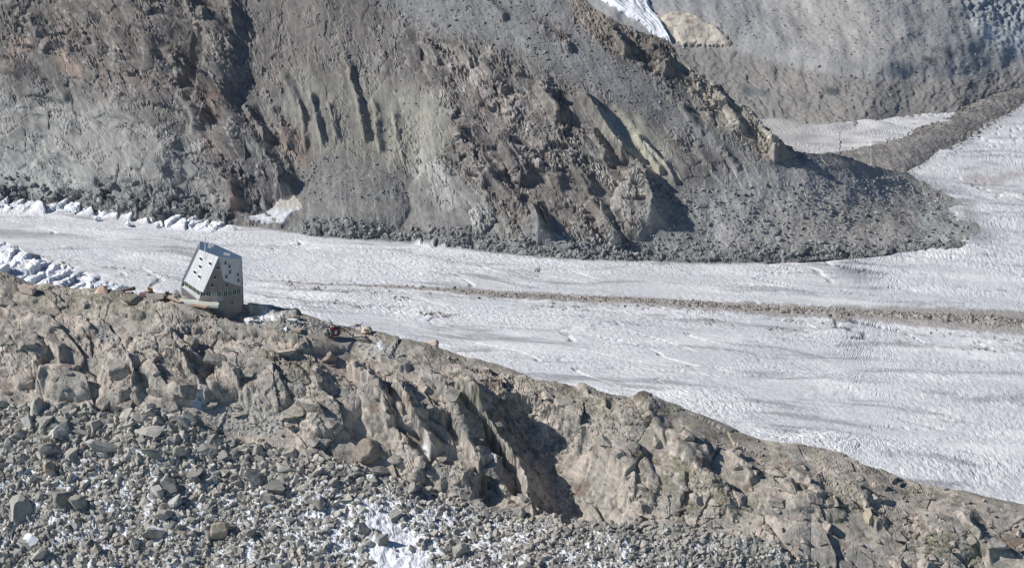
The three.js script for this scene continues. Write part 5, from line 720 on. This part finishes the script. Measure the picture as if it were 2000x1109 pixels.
{ const t = thing('loading_platform', 'flat beige loading platform of boards below the site cabin', 'platform', pos(582, 647), -0.25); for (let i = 0; i < 7; i++) part('board', box(0.32, 0.08, 1.6, -1.05 + i * 0.35, 0.55, 0, 0, 0), M.beige, t); part('front_board', box(2.5, 0.5, 0.08, 0, 0.28, 0.84), M.beige, t); for (const x of [-1, 1]) part('bearer', box(0.14, 0.6, 1.5, x, 0.2, 0), M.wood3, t); }
{ // the helicopter: glass bubble with white frame, red body, open lattice tail boom, rotor at rest; nose along +x
  const gp = pos(652, 662), far_ = pos(697, 655), t = thing('helicopter', 'red and white helicopter with a glass bubble cockpit parked on the gravel pad', 'helicopter', [gp[0], gp[1] + 0.05, gp[2]], Math.PI + 0.42);
  const bubble = new THREE.SphereGeometry(1, 20, 14).scale(1.15, 0.95, 0.85).translate(1.25, 1.45, 0); const ck = part('cockpit', bubble, M.glass, t);
  const ring = (R0, x, sx, sy, ry = 0) => new THREE.TorusGeometry(R0, 0.065, 6, 28).scale(sx, sy, 1).rotateY(Math.PI / 2 + ry).translate(x, 1.45, 0);
  for (const [R0, x, sx, sy] of [[0.96, 0.95, 0.9, 1], [0.8, 1.75, 0.9, 1], [0.45, 2.2, 0.9, 1]]) part('frame', ring(R0, x, sx, sy), M.white, ck);
  part('frame', new THREE.TorusGeometry(1, 0.065, 6, 32).scale(1.17, 0.97, 1).translate(1.25, 1.45, 0), M.white, ck); for (const z of [-1, 1]) part('frame', new THREE.TorusGeometry(0.52, 0.055, 6, 20).scale(0.95, 1.1, 1).translate(1.0, 1.4, z * 0.72), M.white, ck);
  const bodyG = new THREE.ExtrudeGeometry(new THREE.Shape([[0.5, 0.65], [0.6, 2.3], [0.1, 2.45], [-1.5, 2.3], [-1.75, 1.8], [-1.6, 0.85], [-1.1, 0.6]].map(([x, y]) => new THREE.Vector2(x, y))), { depth: 1.2, bevelEnabled: true, bevelSize: 0.14, bevelThickness: 0.14, bevelSegments: 2 }).translate(0, 0, -0.6); part('body', bodyG, M.red, t);
  for (const z of [-1, 1]) { part('side_panel', box(0.62, 0.95, 0.04, -0.5, 1.5, z * 0.76, 0, 0.1), M.white, t); part('side_tank', new THREE.CapsuleGeometry(0.22, 1.1, 4, 12).rotateZ(Math.PI / 2).translate(-0.5, 0.72, z * 0.72), M.red, t); part('skid', tube([-1.9, 0.08, z * 1.1], [2.1, 0.08, z * 1.1], 0.07), M.steel, t); for (const x of [-1, 0.9]) part('strut', tube([x, 0.1, z * 1.1], [x, 0.75, z * 0.45], 0.06), M.red, t); part('skid_tip', tube([2.1, 0.08, z * 1.1], [2.45, 0.32, z * 1.1], 0.06), M.steel, t); }
  part('turbine', new THREE.CylinderGeometry(0.34, 0.3, 1.6, 14).rotateZ(Math.PI / 2).translate(-1.2, 2.5, 0), M.steel, t); part('rotor_mast', tube([0, 2.4, 0], [0, 3.25, 0], 0.12, 0.09), M.steel, t); const hub = part('rotor_hub', new THREE.CylinderGeometry(0.28, 0.28, 0.2, 12).translate(0, 3.3, 0), M.steel, t);
  for (const a of [0.35, 2.44, 4.54]) { const g = new THREE.BoxGeometry(5.1, 0.06, 0.34, 12, 1, 1), q = g.attributes.position; for (let i = 0; i < q.count; i++) { const k = (q.getX(i) + 2.55) / 5.1; q.setY(i, q.getY(i) - 0.5 * k * k); } g.computeVertexNormals(); part('blade', g.translate(2.75, 3.32, 0).rotateY(a), M.steel, hub); }
  const tail = [-7.2, 2.1]; const boom = []; for (const [y0, z0, y1, z1] of [[2.2, 0.35, 2.2, 0.1], [2.2, -0.35, 2.2, -0.1], [1.0, 0, 1.95, 0]]) boom.push(tube([-1.5, y0, z0], [tail[0], y1, z1], 0.05)); for (let i = 0; i < 7; i++) { const k = i / 7, k2 = (i + 1) / 7, X = (q) => lerp(-1.5, tail[0], q), lowY = (q) => lerp(1, 1.95, q), zz = (q) => lerp(0.35, 0.1, q); for (const s of [-1, 1]) { boom.push(tube([X(k), lowY(k), 0], [X(k2), 2.2, s * zz(k2)], 0.03)); boom.push(tube([X(k2), lowY(k2), 0], [X(k2), 2.2, s * zz(k2)], 0.03)); } boom.push(tube([X(k2), 2.2, zz(k2)], [X(k2), 2.2, -zz(k2)], 0.03)); }
  part('tail_boom', mergeGeometries(boom.map((g) => g.toNonIndexed())), M.red, t); for (const s of [-1, 1]) part('tail_fin', box(0.6, 0.05, 0.9, -6.4, 2.25, s * 0.55), M.red, t); part('tail_guard', tube([-7, 2, 0], [-7.5, 1.1, 0], 0.04), M.red, t);
  const th = part('tail_rotor', new THREE.CylinderGeometry(0.1, 0.1, 0.3, 10).rotateX(Math.PI / 2).translate(-7.3, 2.15, 0.2), M.steel, t); for (const a of [0.4, 2.5, 4.6]) part('tail_blade', box(0.95, 0.16, 0.03, 0.5, 0, 0).rotateZ(a).translate(-7.3, 2.15, 0.32), a === 2.5 ? M.red : M.white, th);
}
// ---------------------------------------------------------------- ice blocks of the broken glacier edge on the left
const iceM = painted(0.55, { side: THREE.FrontSide });
function serac(px, py, w, tall, turn, label) {
  const g = rock(1500 + floor(px * 3 + py), 4, 10, 1, 1, 0.9, [0.66, 0.7, 0.76], 0, 0.36), p = onPlane(px, py), width = w * 0.262, m = new THREE.Mesh(g, iceM); m.name = numbered('ice_block'); m.scale.set(width, width * tall, width * 0.9); m.rotation.set(0.2 * sin(px), turn, 0.25 * cos(px)); m.position.set(p[0], p[1] + width * tall * 0.06, p[2]); tag(m, label, 'ice block', label.startsWith('white') ? 'ice blocks of the broken glacier edge' : undefined); scene.add(shadows(m));
}
{ const r = rng(61), low = 'white angular ice block in the broken ice behind the left skyline', up = 'white angular ice block along the dark rubble at the mountain foot';
  for (const [px, py, w, t] of [[8, 490, 30, 0.5], [32, 500, 16, 0.7], [76, 512, 22, 0.6], [42, 534, 20, 0.6], [118, 530, 22, 0.5], [150, 536, 26, 0.5], [128, 552, 26, 0.6], [172, 552, 20, 0.5], [208, 562, 22, 0.4], [60, 520, 14, 0.8], [96, 540, 15, 0.7], [20, 516, 18, 0.6], [190, 558, 14, 0.6], [104, 522, 13, 0.7]]) serac(px, py, w, t, r() * 6, low);
  for (const [px, py, w, t] of [[12, 404, 18, 0.6], [62, 398, 24, 0.5], [92, 404, 16, 0.8], [188, 428, 14, 0.8], [250, 438, 18, 0.8], [372, 446, 14, 0.6], [132, 412, 12, 0.8], [310, 442, 12, 0.8], [430, 448, 12, 0.6]]) serac(px, py, w, t, r() * 6, up);
}
renderer.render(scene, camera);
